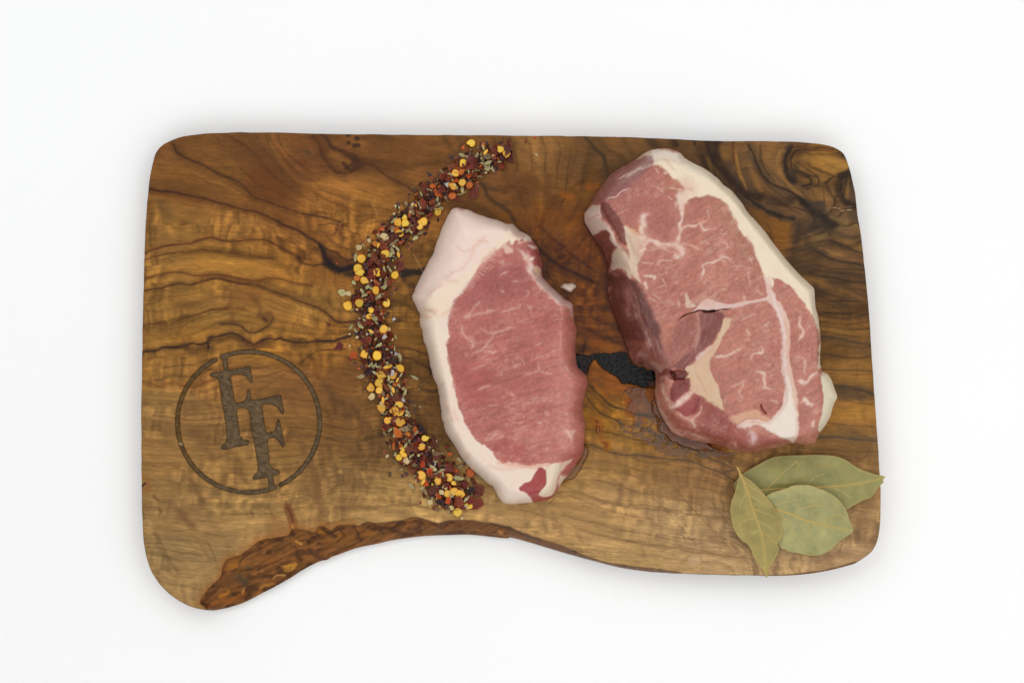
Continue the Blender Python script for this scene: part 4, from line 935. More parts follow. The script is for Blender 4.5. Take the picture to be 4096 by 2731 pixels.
# bottom end: red spot and flank
c1.lp('p 1650,940 1690,928 1735,960 1745,1050 1740,1120 1690,1190 1655,1245 1690,1272 1780,1272 1840,1215 1875,1130 1890,1140 1870,1215 1800,1292 1700,1328 1600,1335 1560,1285 1500,1230 1430,1205 1420,1160 1500,1100 1560,1080 1610,1010', (166, 62, 64), .97, h=-.0005, feather=7, jit=3)
c1.fp('p 1740,1130 1690,1190 1655,1250 1700,1272 1780,1268 1850,1190 1880,1080 1920,960 1900,870 1800,880 1740,950 1745,1050', (242, 224, 204), .9, h=.0007, feather=8, jit=2)
c1.lp('p 1925,870 2000,830 2150,700 2200,650 2195,730 2130,850 2060,950 1990,1020 1920,1005 2000,900', (190, 112, 106), .9, feather=8)
c1.fp('p 1930,870 2060,820 2030,860 1960,930 1930,960', (232, 208, 186), .85, feather=7, jit=2)
c1.fs('p 1910,1010 1880,1130 1860,1200', 5, (206, 130, 120), .7)
c1.ridge('p 1925,880 1915,1000 1870,1130', 14, -.0010)
c1.h += .0005 * (fbm(c1.X / 60, c1.Y / 60, 121, 3) - .5) * 2
c1.h += .00035 * (fbm(c1.X / 14, c1.Y / 14, 122, 3) - .5) * (1 - .7 * c1.fat)
c1.ridge('n 300,1250 400,1120 520,1010 700,900 850,800', 40, .0012)
c1.ridge('n 250,1370 330,1330 450,1400', 16, -.0010)
c1.ridge('o 430,560 440,700 470,780', 12, -.0010)
c1.ridge('o 300,210 380,230', 14, -.0008); c1.ridge('o 500,1040 560,1000', 16, -.0008)
c1.ridge('p 700,500 900,720 1150,900', 60, .0010)
Z1 = chop(c1, O1, PL1, .0190, .0010, .0030, 1700, 2300)
soften(c1, 1.0)
# ---------------- right chop
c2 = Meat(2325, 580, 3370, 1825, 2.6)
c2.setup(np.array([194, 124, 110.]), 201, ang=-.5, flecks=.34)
O2 = catmull(tr('q 600,85 630,75 700,67 760,72 810,85 850,110 890,155 950,190 1030,225 1100,270 1150,315 1190,360 1240,395 1280,435 1330,500 1400,600 1500,710 1600,840 1700,970 1800,1080 1900,1170 1918,1215 1925,1330 1945,1400 1955,1500 '
      '| r 1962,600 1965,700 1960,820 1970,870 1985,897 2015,905 2050,950 2080,1040 2104,1100 2075,1140 2050,1230 2010,1310 1965,1370 1930,1430 1915,1470 1830,1475 1720,1460 1650,1490 1560,1510 1430,1535 1330,1530 1250,1510 1150,1470 1050,1460 900,1425 820,1400 780,1380 720,1290 680,1210 650,1130 645,1040 650,950 640,880 560,850 535,800 500,835 470,810 440,760 410,660 380,580 340,490 310,400 280,320 265,240 290,180 272,110 280,50 '
      '| q 290,500 290,1000 270,960 230,880 190,830 150,770 110,710 85,660 80,590 110,550 140,490 170,430 220,370 280,290 340,240 420,200 480,160 550,110'.replace('290,500 ', '')), 4, True)
O2 = organic(O2, 2.2, 13, 34.)
PL2 = catmull(tr('q 255,495 430,385 640,210 700,180 800,190 900,250 1050,320 1160,410 1280,530 1480,790 1680,1040 1840,1210 1870,1300 | r 1900,480 1925,650 1920,850 1945,1000 1940,1200 1880,1330 1800,1390 1650,1410 1450,1440 1300,1410 1100,1340 950,1270 850,1180 800,1090 790,960 740,860 700,740 680,600 | q 690,1568 650,1450 610,1350 560,1230 520,1100 490,1010 440,900 410,740 370,640 300,540'), 3, True)
c2.lp('q 170,430 300,270 480,160 630,110 640,200 430,390 250,490 200,500 130,560', (160, 104, 98), .95, feather=8)
c2.lp('q 250,490 640,205 860,360 860,420 830,560 700,820 560,760 430,680 370,640', (178, 106, 100), .6, feather=30)
c2.lp('q 640,215 700,220 860,370 830,420 700,400', (190, 124, 102), .6, feather=30)
c2.lp('q 1080,450 1210,520 1340,760 1500,1100 1400,1000 1200,700', (178, 124, 98), .5, feather=60)
c2.lp('q 560,600 700,560 860,640 780,820 640,800 550,720', (176, 104, 98), .5, feather=50)
# darker flesh of the cut flank, with part of its shade painted in
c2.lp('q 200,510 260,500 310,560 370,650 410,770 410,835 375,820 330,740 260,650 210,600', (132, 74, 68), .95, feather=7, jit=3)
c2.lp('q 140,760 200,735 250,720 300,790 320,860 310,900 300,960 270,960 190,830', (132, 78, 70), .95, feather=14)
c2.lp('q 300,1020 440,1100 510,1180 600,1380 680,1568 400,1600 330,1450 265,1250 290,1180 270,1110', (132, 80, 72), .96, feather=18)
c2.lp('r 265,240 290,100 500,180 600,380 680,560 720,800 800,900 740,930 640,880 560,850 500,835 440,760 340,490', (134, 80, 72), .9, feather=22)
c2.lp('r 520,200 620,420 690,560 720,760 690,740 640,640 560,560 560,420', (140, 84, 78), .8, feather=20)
for k_ in range(90):
    a_ = random.Random(1700 + k_); t_ = a_.random(); x_ = 2300 + .5 * (300 + 330 * t_ + 120 * a_.random()); y_ = 1040 + .5 * (120 + 640 * t_ + 60 * a_.random())
    c2.stroke('S %f,%f %f,%f %f,%f' % (x_, y_, x_ + 6, y_ + 18, x_ + 16, y_ + 44), 3 + 4 * a_.random(), ((158, 92, 82), (96, 52, 50), (176, 128, 118))[k_ % 3], .38, soft=1.3, jit=5)
c2.fs('r 560,560 590,640 600,700', 8, (196, 164, 158), .6); c2.fs('r 410,380 430,460', 12, (176, 140, 134), .6); c2.fs('r 480,430 500,460', 8, (176, 140, 134), .6); c2.fs('r 420,270 440,310', 12, (150, 100, 86), .7)
c2.fs('r 290,90 350,120', 7, (176, 140, 130), .6); c2.fs('r 500,770 560,760 545,790', 14, (186, 150, 150), .5); c2.fs('r 610,820 660,850 700,900', 16, (206, 176, 160), .7)
for k_ in range(46):
    a_ = random.Random(700 + k_); x_ = 2440 + 130 * a_.random(); y_ = 1100 + 330 * a_.random()
    if k_ % 2: c2.stroke('S %f,%f %f,%f' % (x_ + (y_ - 1100) * .35, y_, x_ + 10 + (y_ - 1100) * .35, y_ + 26), 4, (160, 116, 110), .35, soft=1.3, jit=5)
c2.fp('q 78,600 110,550 150,520 205,530 212,620 250,665 290,720 330,800 345,860 310,850 280,775 250,722 200,728 150,760 110,715 85,665', (226, 202, 190), .95, h=.0006, feather=10)
c2.stroke('q 110,640 180,600 205,610', 6, (216, 152, 142), .7, soft=1.2)
c2.fp('q 320,885 350,850 400,880 440,950 455,1040 440,1110 400,1050 345,1025 290,1030 300,940', (222, 200, 182), .95, h=.0006, feather=9)
c2.fp('q 380,690 430,700 500,740 545,790 555,850 540,930 505,985 500,1060 520,1140 490,1120 450,1060 430,950 420,870 400,780', (232, 210, 188), .92, h=.0004, feather=10)
c2.fp('q 360,860 420,870 440,950 400,900', (160, 112, 84), .6, feather=14)
c2.lp('q 420,700 470,710 530,640 520,760 480,760', (206, 132, 100), .7, feather=16)
for sp, w in (('q 250,490 340,435 430,388', 4), ('q 400,300 500,240 640,190', 5), ('q 330,330 420,270 560,200', 4)): c2.fs(sp, w, (238, 216, 208), .75, h=.0002)  # thin pale streaks; the ridge one is a highlight painted into the colour
c2.fp('q 480,165 560,105 640,80 650,110 620,130 560,130', (220, 200, 180), .9, feather=8)
# broad fat band on the right
band2 = ('q 600,60 1000,150 1500,650 1990,1150 2010,1568 | r 2000,600 2000,800 1965,860 1940,880 1955,750 1955,600 1935,520 1900,430 | q 1880,1390 1840,1320 1790,1240 1720,1160 1640,1115 1575,1100 1590,1180 1540,1170 1500,1080 1480,1000 1440,900 1410,820 1350,760 1300,680 1260,600 1210,520 1160,470 1080,450 970,455 920,480 880,520 865,580 845,580 822,520 830,470 860,430 885,395 850,365 790,310 755,275 700,225 660,205 625,200 640,130')
c2.fp(band2, (248, 232, 210), 1., h=.0004, feather=9, jit=5, smooth=False)
c2.fp('q 640,80 850,110 900,180 820,200 740,170 660,190 630,200', (234, 216, 198), .8, feather=16)
for sp in ('q 1160,470 1240,560 1300,670', 'q 780,310 860,370 940,400', 'q 1380,770 1440,900', 'q 720,160 800,240'): c2.stroke(sp, 9, (218, 184, 158), .5, soft=1.4, jit=5)
c2.fp('r 1980,897 2012,903 2050,950 2080,1040 2104,1100 2075,1140 2050,1230 2010,1310 1960,1372 1945,1340 1970,1250 1985,1150 1985,1050 1968,950', (236, 226, 202), 1., h=.0004, feather=5, jit=2)
# seams and marbling
seam = 'q 1500,1090 1560,1100 1580,1200 1620,1290 | r 1640,330 1690,440 1720,520 1718,640 1716,780 1732,900 1762,1000 1782,1100 1782,1200 1792,1340 1782,1430 1740,1460 1700,1435 1620,1402 1560,1372 1480,1322 1400,1322 1310,1350 1288,1332 1385,1270 1450,1270 1540,1290 1600,1240 1655,1160 1672,1080 1680,980 1668,880 1664,760 1668,640 1650,520 1600,400 1530,310 | q 1520,1290 1540,1240 1530,1170'
c2.fp(seam, (238, 212, 204), .95, h=.0003, feather=8, jit=3, smooth=False)
c2.fp('r 1640,400 1715,540 1714,780 1735,920 1775,1060 1775,1160 1790,1300 1752,1200 1730,1000 1696,800 1690,600 1650,460', (230, 190, 166), .75, feather=8, jit=3)
c2.fp('r 1675,980 1700,1100 1660,1200 1610,1260 1540,1310 1400,1300 1320,1345 1480,1320 1620,1400 1700,1430 1760,1400 1770,1250 1750,1100 1700,900', (246, 236, 228), .85, h=.0006, feather=14)
c2.fs('r 1560,240 1610,360 1655,500 1672,660 1668,850 1680,1000', 15, (240, 222, 222), .8)
c2.fp('r 1220,1260 1300,1230 1400,1200 1470,1195 1490,1240 1560,1260 1530,1290 1400,1260 1300,1320 1250,1300', (224, 178, 146), .85, feather=9)
for sp, w in (('q 885,400 850,440 835,500 860,560', 30), ('q 870,540 860,600 845,700 830,760 800,830', 15), ('q 830,720 900,690 960,680 1005,665 1030,720 1090,712', 9), ('q 1005,665 1060,640', 5), ('q 745,850 800,830 850,880 865,930', 26), ('q 790,900 840,940', 20), ('q 560,780 640,805 720,840 780,830', 13), ('q 585,585 545,620 545,700 550,780 545,850', 24), ('q 545,850 600,800 700,850', 16), ('q 520,900 560,860', 14),
      ('q 850,830 900,840 960,860 1020,885', 6), ('q 650,370 690,400 700,420', 5), ('q 740,380 800,395 870,410', 5), ('q 740,440 780,480', 5), ('q 1010,1120 1030,1040 1020,1000 1080,980 1140,960 1190,930 1250,960', 10), ('q 1190,930 1180,960 1210,970', 7), ('q 1385,1050 1390,1110 1400,1160', 5), ('q 1055,825 1090,830', 6), ('q 1170,820 1225,830 1220,865', 6),
      ('q 1240,1020 1330,1015 1440,1040', 4), ('q 1040,1010 1120,1010', 3), ('q 1070,550 1060,640', 4), ('q 1010,670 1030,730', 6), ('q 1180,700 1160,740 1210,750', 4), ('q 1400,930 1420,990', 5), ('q 1440,1190 1500,1230', 6), ('q 1340,1240 1380,1290 1500,1270', 8), ('q 820,1280 840,1330', 6), ('q 700,1100 740,1170', 5), ('q 520,970 560,990 640,990', 6), ('q 540,1080 640,1090 630,1120', 10), ('q 560,1130 580,1190', 14),
      ('q 600,880 700,860 760,900', 6), ('q 640,1010 700,960 790,960', 8), ('q 690,830 600,860', 5),
      ('r 1110,770 1200,770 1270,740 1335,700', 9), ('r 1400,800 1430,750 1500,740 1490,700', 9), ('r 1250,1020 1320,985 1380,950', 6), ('r 1340,980 1320,1060 1345,1110', 8), ('r 1450,890 1510,900 1520,950 1515,1010 1570,1030', 10), ('r 1370,560 1400,600', 7), ('r 1510,530 1560,500', 6), ('r 1800,450 1795,520 1820,575 1795,640', 9), ('r 1750,800 1780,770 1830,795 1840,920', 8),
      ('r 1785,970 1850,970 1900,930 1945,905', 13), ('r 1805,1140 1830,1120 1870,1150 1905,1150', 16), ('r 1910,1290 1905,1345', 14), ('r 590,300 650,330', 5), ('r 600,260 690,310', 4), ('r 1240,520 1150,640', 4), ('r 1560,1120 1620,1140', 6), ('r 1280,1110 1340,1120', 4), ('r 700,1000 720,1080 760,1140', 12), ('r 665,900 700,930 690,1000', 12), ('r 660,1100 690,1200 760,1330 850,1400', 9), ('r 800,1340 900,1380 1100,1440', 9)):
    c2.fs(sp, w * .92, (236, 206, 194) if w < 12 else (242, 216, 206), al=.54 if w < 9 else .9)
c2.fp('r 930,420 960,390 1000,350 1050,312 1100,310 1150,340 1250,350 1350,332 1450,322 1530,295 1540,325 1450,338 1350,362 1250,388 1150,400 1080,404 1000,402', (232, 202, 198), .92, h=.0004, feather=6, jit=2)
c2.fp('r 890,262 915,320 945,350 960,372 920,380 885,370 878,320', (232, 206, 190), .8, feather=8)
c2.fp('q 930,1290 1020,1230 1100,1270 1150,1270 1130,1300 1000,1320', (226, 180, 160), .5, feather=20)
c2.lp('r 1000,425 1080,412 1160,412 1195,440 1190,480 1150,560 1115,640 1080,680 1000,750 940,820 880,870 815,872 770,850 850,790 950,700 975,600 985,500', (132, 70, 66), .92, feather=14, jit=4)
c2.lp('r 840,480 980,420 990,500 960,640 860,780 740,840 700,760 780,600', (150, 88, 82), .7, feather=40)
for k_ in range(30):
    a_ = random.Random(300 + k_); x_ = 2300 + .5 * (780 + 330 * a_.random()); y_ = 1040 + .5 * (520 + 300 * a_.random())
    c2.stroke('S %f,%f %f,%f %f,%f' % (x_, y_, x_ - 10, y_ + 26, x_ - 28, y_ + 46), 3.5, ((196, 140, 132) if k_ % 2 else (110, 52, 54)), .4, soft=1.2, jit=4)
c2.fs('r 975,425 995,500 985,590 970,680 960,740', 10, (206, 156, 146), .7)
c2.fp('r 1190,470 1250,470 1225,540 1180,620 1150,690 1110,750 1080,800 1085,880 1115,960 1150,1000 1165,1080 1180,1160 1200,1215 1100,1150 1010,1090 950,1050 900,1020 870,940 880,870 950,830 1000,760 1080,690 1130,640 1160,560', (226, 194, 164), .95, h=.0004, feather=8, jit=3)
c2.fs('r 1100,690 1040,730 960,810', 13, (232, 206, 206), .8)
c2.stroke('r 960,900 1010,980 1050,1060', 6, (206, 160, 124), .6, soft=1.4)
c2.lp('r 790,960 850,935 900,945 915,1020 860,1090 800,1135 765,1120 760,1040', (130, 56, 56), .95, feather=8)
c2.lp('r 790,1185 850,1160 930,1100 960,1060 1000,1110 985,1200 930,1250 860,1240', (150, 56, 56), .95, feather=8)
c2.lp('r 1000,1100 1200,1220 1300,1330 1500,1400 1700,1450 1400,1530 1100,1460 950,1380 950,1250', (156, 78, 72), .75, feather=30)
c2.lp('r 780,1240 880,1290 960,1370 900,1400 820,1350', (162, 84, 76), .75, feather=12)
c2.fs('r 752,1150 770,1170 810,1160 860,1125 915,1075 945,1045', 18, (240, 214, 206), .9, h=.0004); c2.fs('r 820,1225 880,1262 940,1270 1000,1215 1008,1160', 7, (230, 190, 178), .8); c2.fs('r 935,1270 965,1340', 14, (232, 196, 186), .8)
c2.fs('r 1405,1360 1425,1420 1415,1480', 22, (222, 196, 200), .8, h=.0003); c2.fs('r 1270,1460 1285,1480', 9, al=.7); c2.fs('r 700,930 750,950 740,1040', 16, (206, 156, 146), .6)
c2.lp('r 660,900 700,880 720,960 700,1000 660,980', (150, 84, 76), .6, feather=10)
for k_ in range(70):                                        # pale flecks and fine fibres in the darker flesh
    a_ = random.Random(2300 + k_); x_ = 2300 + .5 * (770 + 700 * a_.random()); y_ = 1040 + .5 * (1240 + 250 * a_.random())
    c2.fs('S %f,%f %f,%f' % (x_, y_, x_ + 7, y_ + 3), 3 + 3 * a_.random(), (208, 150, 140), .4)
c2.lp('r 700,560 760,520 800,620 760,760 700,700', (176, 110, 94), .5, feather=20)
c2.fs('r 1010,430 1040,470 1030,540', 5, (170, 110, 110), .5); c2.fs('r 1100,430 1080,500', 4, (170, 110, 110), .5)
c2.fs('r 655,1000 650,1080 690,1200 740,1300 800,1380', 7, (216, 176, 164), .6)
# hollow, cracks
c2.lp('r 800,885 870,875 885,900 850,950 800,965 765,900', (104, 42, 38), .9, h=-.0020, feather=13, jit=9)
c2.lp('r 660,900 740,870 800,900 790,950 740,935', (120, 58, 52), .7, h=-.0012, feather=12)
c2.mark('r 830,475 880,442 950,415 1000,402 1060,412 1120,405 1180,395 1240,386 1262,378', 4.2, (62, 20, 18), .92, h=-.0016, soft=.7, wob=.7, taper=(.2, .1), jit=3)
c2.mark('r 1030,408 1060,412 1110,406', 8, (50, 14, 14), .9, h=-.0015, soft=.7)
c2.mark('r 1488,1160 1500,1195 1525,1225', 7, (136, 50, 44), .9, h=-.0012, soft=.8)
c2.mark('r 1850,1015 1860,960', 1, (160, 80, 70), .1)
c2.mark('q 560,300 580,320 570,345', 12, (206, 140, 130), .5, h=.0008, soft=1.); c2.mark('q 715,260 730,270', 8, (240, 222, 214), .9, h=.0006, soft=.8); c2.mark('q 650,230 665,260', 6, (230, 190, 180), .7, soft=.9)
c2.h += .0009 * (fbm(c2.X / 70, c2.Y / 70, 221, 3) - .5) * 2
c2.h += .00035 * (fbm(c2.X / 14, c2.Y / 14, 222, 3) - .5) * (1 - .7 * c2.fat)
c2.ridge('q 400,760 440,900 500,1000', 30, -.0016); c2.ridge('q 200,520 260,640 340,800 410,840', 14, -.0012)
c2.ridge('q 640,200 700,215', 10, -.0008); c2.ridge('q 640,200 640,120', 8, -.0006)
c2.ridge('r 640,900 760,930 800,930', 26, -.0016)
c2.ridge('q 340,300 430,250 560,170', 30, -.0007)
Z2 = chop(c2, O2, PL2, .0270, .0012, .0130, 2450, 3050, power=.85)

soften(c2, .98)
def add_relief(name, cvm, outline, Zf, mat, label, cat, ground=None, group=None, org=None):
    V_, F_, C_, A_ = relief(cvm, outline, Zf, (T + .0004, ground or [(.35, -.0003), (.75, .0010), (1.0, .0030)]), np.clip(cvm.rgb, 3, 252), {'fat': cvm.fat})[0][1:]
    org = (V_[:, 0].mean(), V_[:, 1].mean(), T)
    o_ = link_mesh(name, mesh_np(name, V_, F_, cols=C_, attrs=A_, org=org), mat)
    o_.location = org
    tag(o_, label, cat, group)
    return o_
for c_ in (c1, c2): c_.rgb *= (np.array([.975, .955, .915]) * (1 - .6 * c_.fat[..., None]) + .6 * c_.fat[..., None] * np.array([1., .985, .955]))
chop1 = add_relief('pork_chop', c1, O1, Z1, m_meat, 'smaller raw pork chop with a thick smooth white fat rim along its left side', 'pork chop')
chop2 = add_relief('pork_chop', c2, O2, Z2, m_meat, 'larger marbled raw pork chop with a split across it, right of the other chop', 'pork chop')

# ---------------- the scrap of fat lying between the chops
c3 = Meat(2225, 1120, 2320, 1180, 1.6); c3.setup(np.array([214, 190, 172.]), 301, flecks=.2); c3.fat[:] = .9
O3 = catmull(tr('n 1912,1040 1935,1010 1965,993 2010,996 2060,990 2105,1020 2098,1045 2075,1065 2040,1104 2000,1095 1970,1076 1925,1056'), 4, True)
PL3 = catmull(tr('n 1960,1030 2010,1020 2070,1030 2040,1070 1990,1060'), 3, True)
c3.h += .0006 * (fbm(c3.X / 14, c3.Y / 14, 31, 2) - .5)
add_relief('fat_scrap', c3, O3, chop(c3, O3, PL3, .0042, .0008, .001, 2240, 2310), m_meat, 'tiny scrap of pale fat lying in the juice between the two chops', 'fat scrap', ground=[(1.0, .0006)])

# ------------------------------------------------------------------ juice on the board
m_juice, nt, bs = new_mat('meat_juice')
nt.nodes.remove(bs)
tr_ = nd(nt, 'ShaderNodeBsdfTransparent'); tr_.inputs[0].default_value = (.95, .84, .62, 1)
gl = nd(nt, 'ShaderNodeBsdfGlossy'); gl.inputs['Roughness'].default_value = .06
fr = nd(nt, 'ShaderNodeFresnel'); fr.inputs['IOR'].default_value = 1.5
mx = nd(nt, 'ShaderNodeMixShader')
tc = nd(nt, 'ShaderNodeTexCoord')
bp = nd(nt, 'ShaderNodeBump'); bp.inputs['Strength'].default_value = .12; bp.inputs['Distance'].default_value = .0003
nt.links.new(noise(nt, tc.outputs['Object'], 700, 3, .5), bp.inputs['Height'])
nt.links.new(bp.outputs[0], gl.inputs['Normal']); nt.links.new(bp.outputs[0], fr.inputs['Normal'])
nt.links.new(mth(nt, 'MULTIPLY', fr.outputs[0], 1.0), mx.inputs[0]); nt.links.new(tr_.outputs[0], mx.inputs[1]); nt.links.new(gl.outputs[0], mx.inputs[2])
nt.links.new(mx.outputs[0], nt.nodes['Material Output'].inputs['Surface'])
def puddle(spec, label, jit=8, hmax=.0009, seed=5, w=None, holes=.0):
    if w is None: P_ = catmull(tr(spec), 4, True)
    else:
        c_ = catmull(tr(spec), 4); d_ = np.gradient(c_, axis=0); n_ = np.stack([-d_[:, 1], d_[:, 0]], 1); n_ /= np.hypot(*n_.T)[:, None]
        ww = w * .5 * np.sin(np.linspace(.12, math.pi - .12, len(c_)))[:, None] * (0.7 + .6 * vn(np.arange(len(c_)) * .35, np.zeros(len(c_)), seed)[:, None])
        P_ = np.vstack([c_ + n_ * ww, (c_ - n_ * ww)[::-1]])
    lo = P_.min(0) - 30; hi = P_.max(0) + 30
    cj = Canvas(lo[0], lo[1], hi[0], hi[1], 3.0)
    Xw = cj.X + (fbm(cj.X / 22, cj.Y / 22, seed, 3) - .5) * 2 * jit; Yw = cj.Y + (fbm(cj.X / 22, cj.Y / 22, seed + 1, 3) - .5) * 2 * jit
    ins = inside(Xw, Yw, P_); d, _ = seg_dist(Xw, Yw, P_, True); d = np.where(ins, d, -d)
    if holes: d = np.minimum(d, (fbm(cj.X / 26, cj.Y / 20, seed + 2, 4) - holes) * 160)
    hz = hmax * (np.clip(d, 0, 12) / 12) ** .5 * (.75 + .5 * fbm(cj.X / 50, cj.Y / 50, seed + 3, 2))
    m = d > 0
    q_ = m[:-1, :-1] & m[1:, :-1] & m[:-1, 1:] & m[1:, 1:]
    if q_.sum() < 8: return
    us = np.zeros(m.shape, bool)
    for a in (0, 1):
        for b in (0, 1): us[a:us.shape[0] - 1 + a, b:us.shape[1] - 1 + b] |= q_
    idx = -np.ones(m.shape, int); idx[us] = np.arange(us.sum())
    bd = us & ~(np.pad(q_, ((1, 0), (1, 0))) & np.pad(q_, ((0, 1), (1, 0))) & np.pad(q_, ((1, 0), (0, 1))) & np.pad(q_, ((0, 1), (0, 1))))
    z = T + .00012 + np.where(bd, 0, hz)[us]
    wx, wy = unproj(cj.X[us], cj.Y[us], z)
    jj, ii = np.nonzero(q_)
    V_ = np.stack([wx, wy, z], 1); org = (wx.mean(), wy.mean(), T)
    o_ = link_mesh('meat_juice', mesh_np('meat_juice', V_, np.stack([idx[jj + 1, ii], idx[jj + 1, ii + 1], idx[jj, ii + 1], idx[jj, ii]], 1), org=org), m_juice)
    o_.location = org
    tag(o_, label, 'juice')
puddle('r 655,1040 645,1130 680,1230 730,1320 790,1400 900,1450 1050,1490 1200,1530', 'amber puddle of juice hugging the lower left edge of the larger chop', w=64, hmax=.0010)
puddle('p 2215,620 2205,740 2150,860 2080,960 1990,1050 1930,1100', 'small crescent of juice beside the lower right end of the smaller chop', w=44, hmax=.0012, seed=12, jit=3)
puddle('k 1000,1010 1150,950 1300,985 1360,1080 1430,1200 1520,1450 1640,1640 | l 1640,150 1940,245 2352,285 2200,325 1900,335 1600,300 1400,160 1200,80 1100,-60 | k 1120,1560 1130,1400 1000,1300 1080,1150 960,1080', 'broad milky film of juice spread below the charred knot', jit=10, hmax=.00014, seed=14, holes=.30)
for i_, sp in enumerate(('k 540,1500 600,1485 625,1530 570,1560', 'l 880,20 930,10 945,70 905,90', 'l 955,160 1010,175 1025,220 1000,255 975,210')):
    puddle(sp, ('drop of amber juice nearest the right edge of the smaller chop', 'drop of amber juice, middle one of three below the charred knot', 'lowest drop of amber juice on the wood right of the smaller chop')[i_], jit=4, hmax=.0009, seed=41 + i_)

# ------------------------------------------------------------------ bay leaves
m_leaf, nt, bs = new_mat('dried_bay_leaf')
at = nd(nt, 'ShaderNodeAttribute', attribute_name='Col'); tc = nd(nt, 'ShaderNodeTexCoord')
n1 = noise(nt, tc.outputs['Object'], 220, 4, .6); n2 = noise(nt, tc.outputs['Object'], 2600, 3, .6)
vor = nd(nt, 'ShaderNodeTexVoronoi', feature='DISTANCE_TO_EDGE'); vor.inputs['Scale'].default_value = 900; nt.links.new(tc.outputs['Object'], vor.inputs['Vector'])
vf = remap(nt, vor.outputs['Distance'], 0, .12, 1.05, .99)
nt.links.new(mulcol(nt, at.outputs['Color'], mth(nt, 'MULTIPLY', vf, mth(nt, 'MULTIPLY', remap(nt, n1, .3, .7, .93, 1.07), remap(nt, n2, .3, .7, .95, 1.05)))), bs.inputs['Base Color'])
bs.inputs['Roughness'].default_value = .5; bs.inputs['Specular IOR Level'].default_value = .35
bump(nt, bs, mth(nt, 'ADD', n2, vf), .15, .0002)
m_rib, nt, bs = new_mat('bay_leaf_rib'); bs.inputs['Base Color'].default_value = (*lin((206, 172, 92)), 1); bs.inputs['Roughness'].default_value = .5

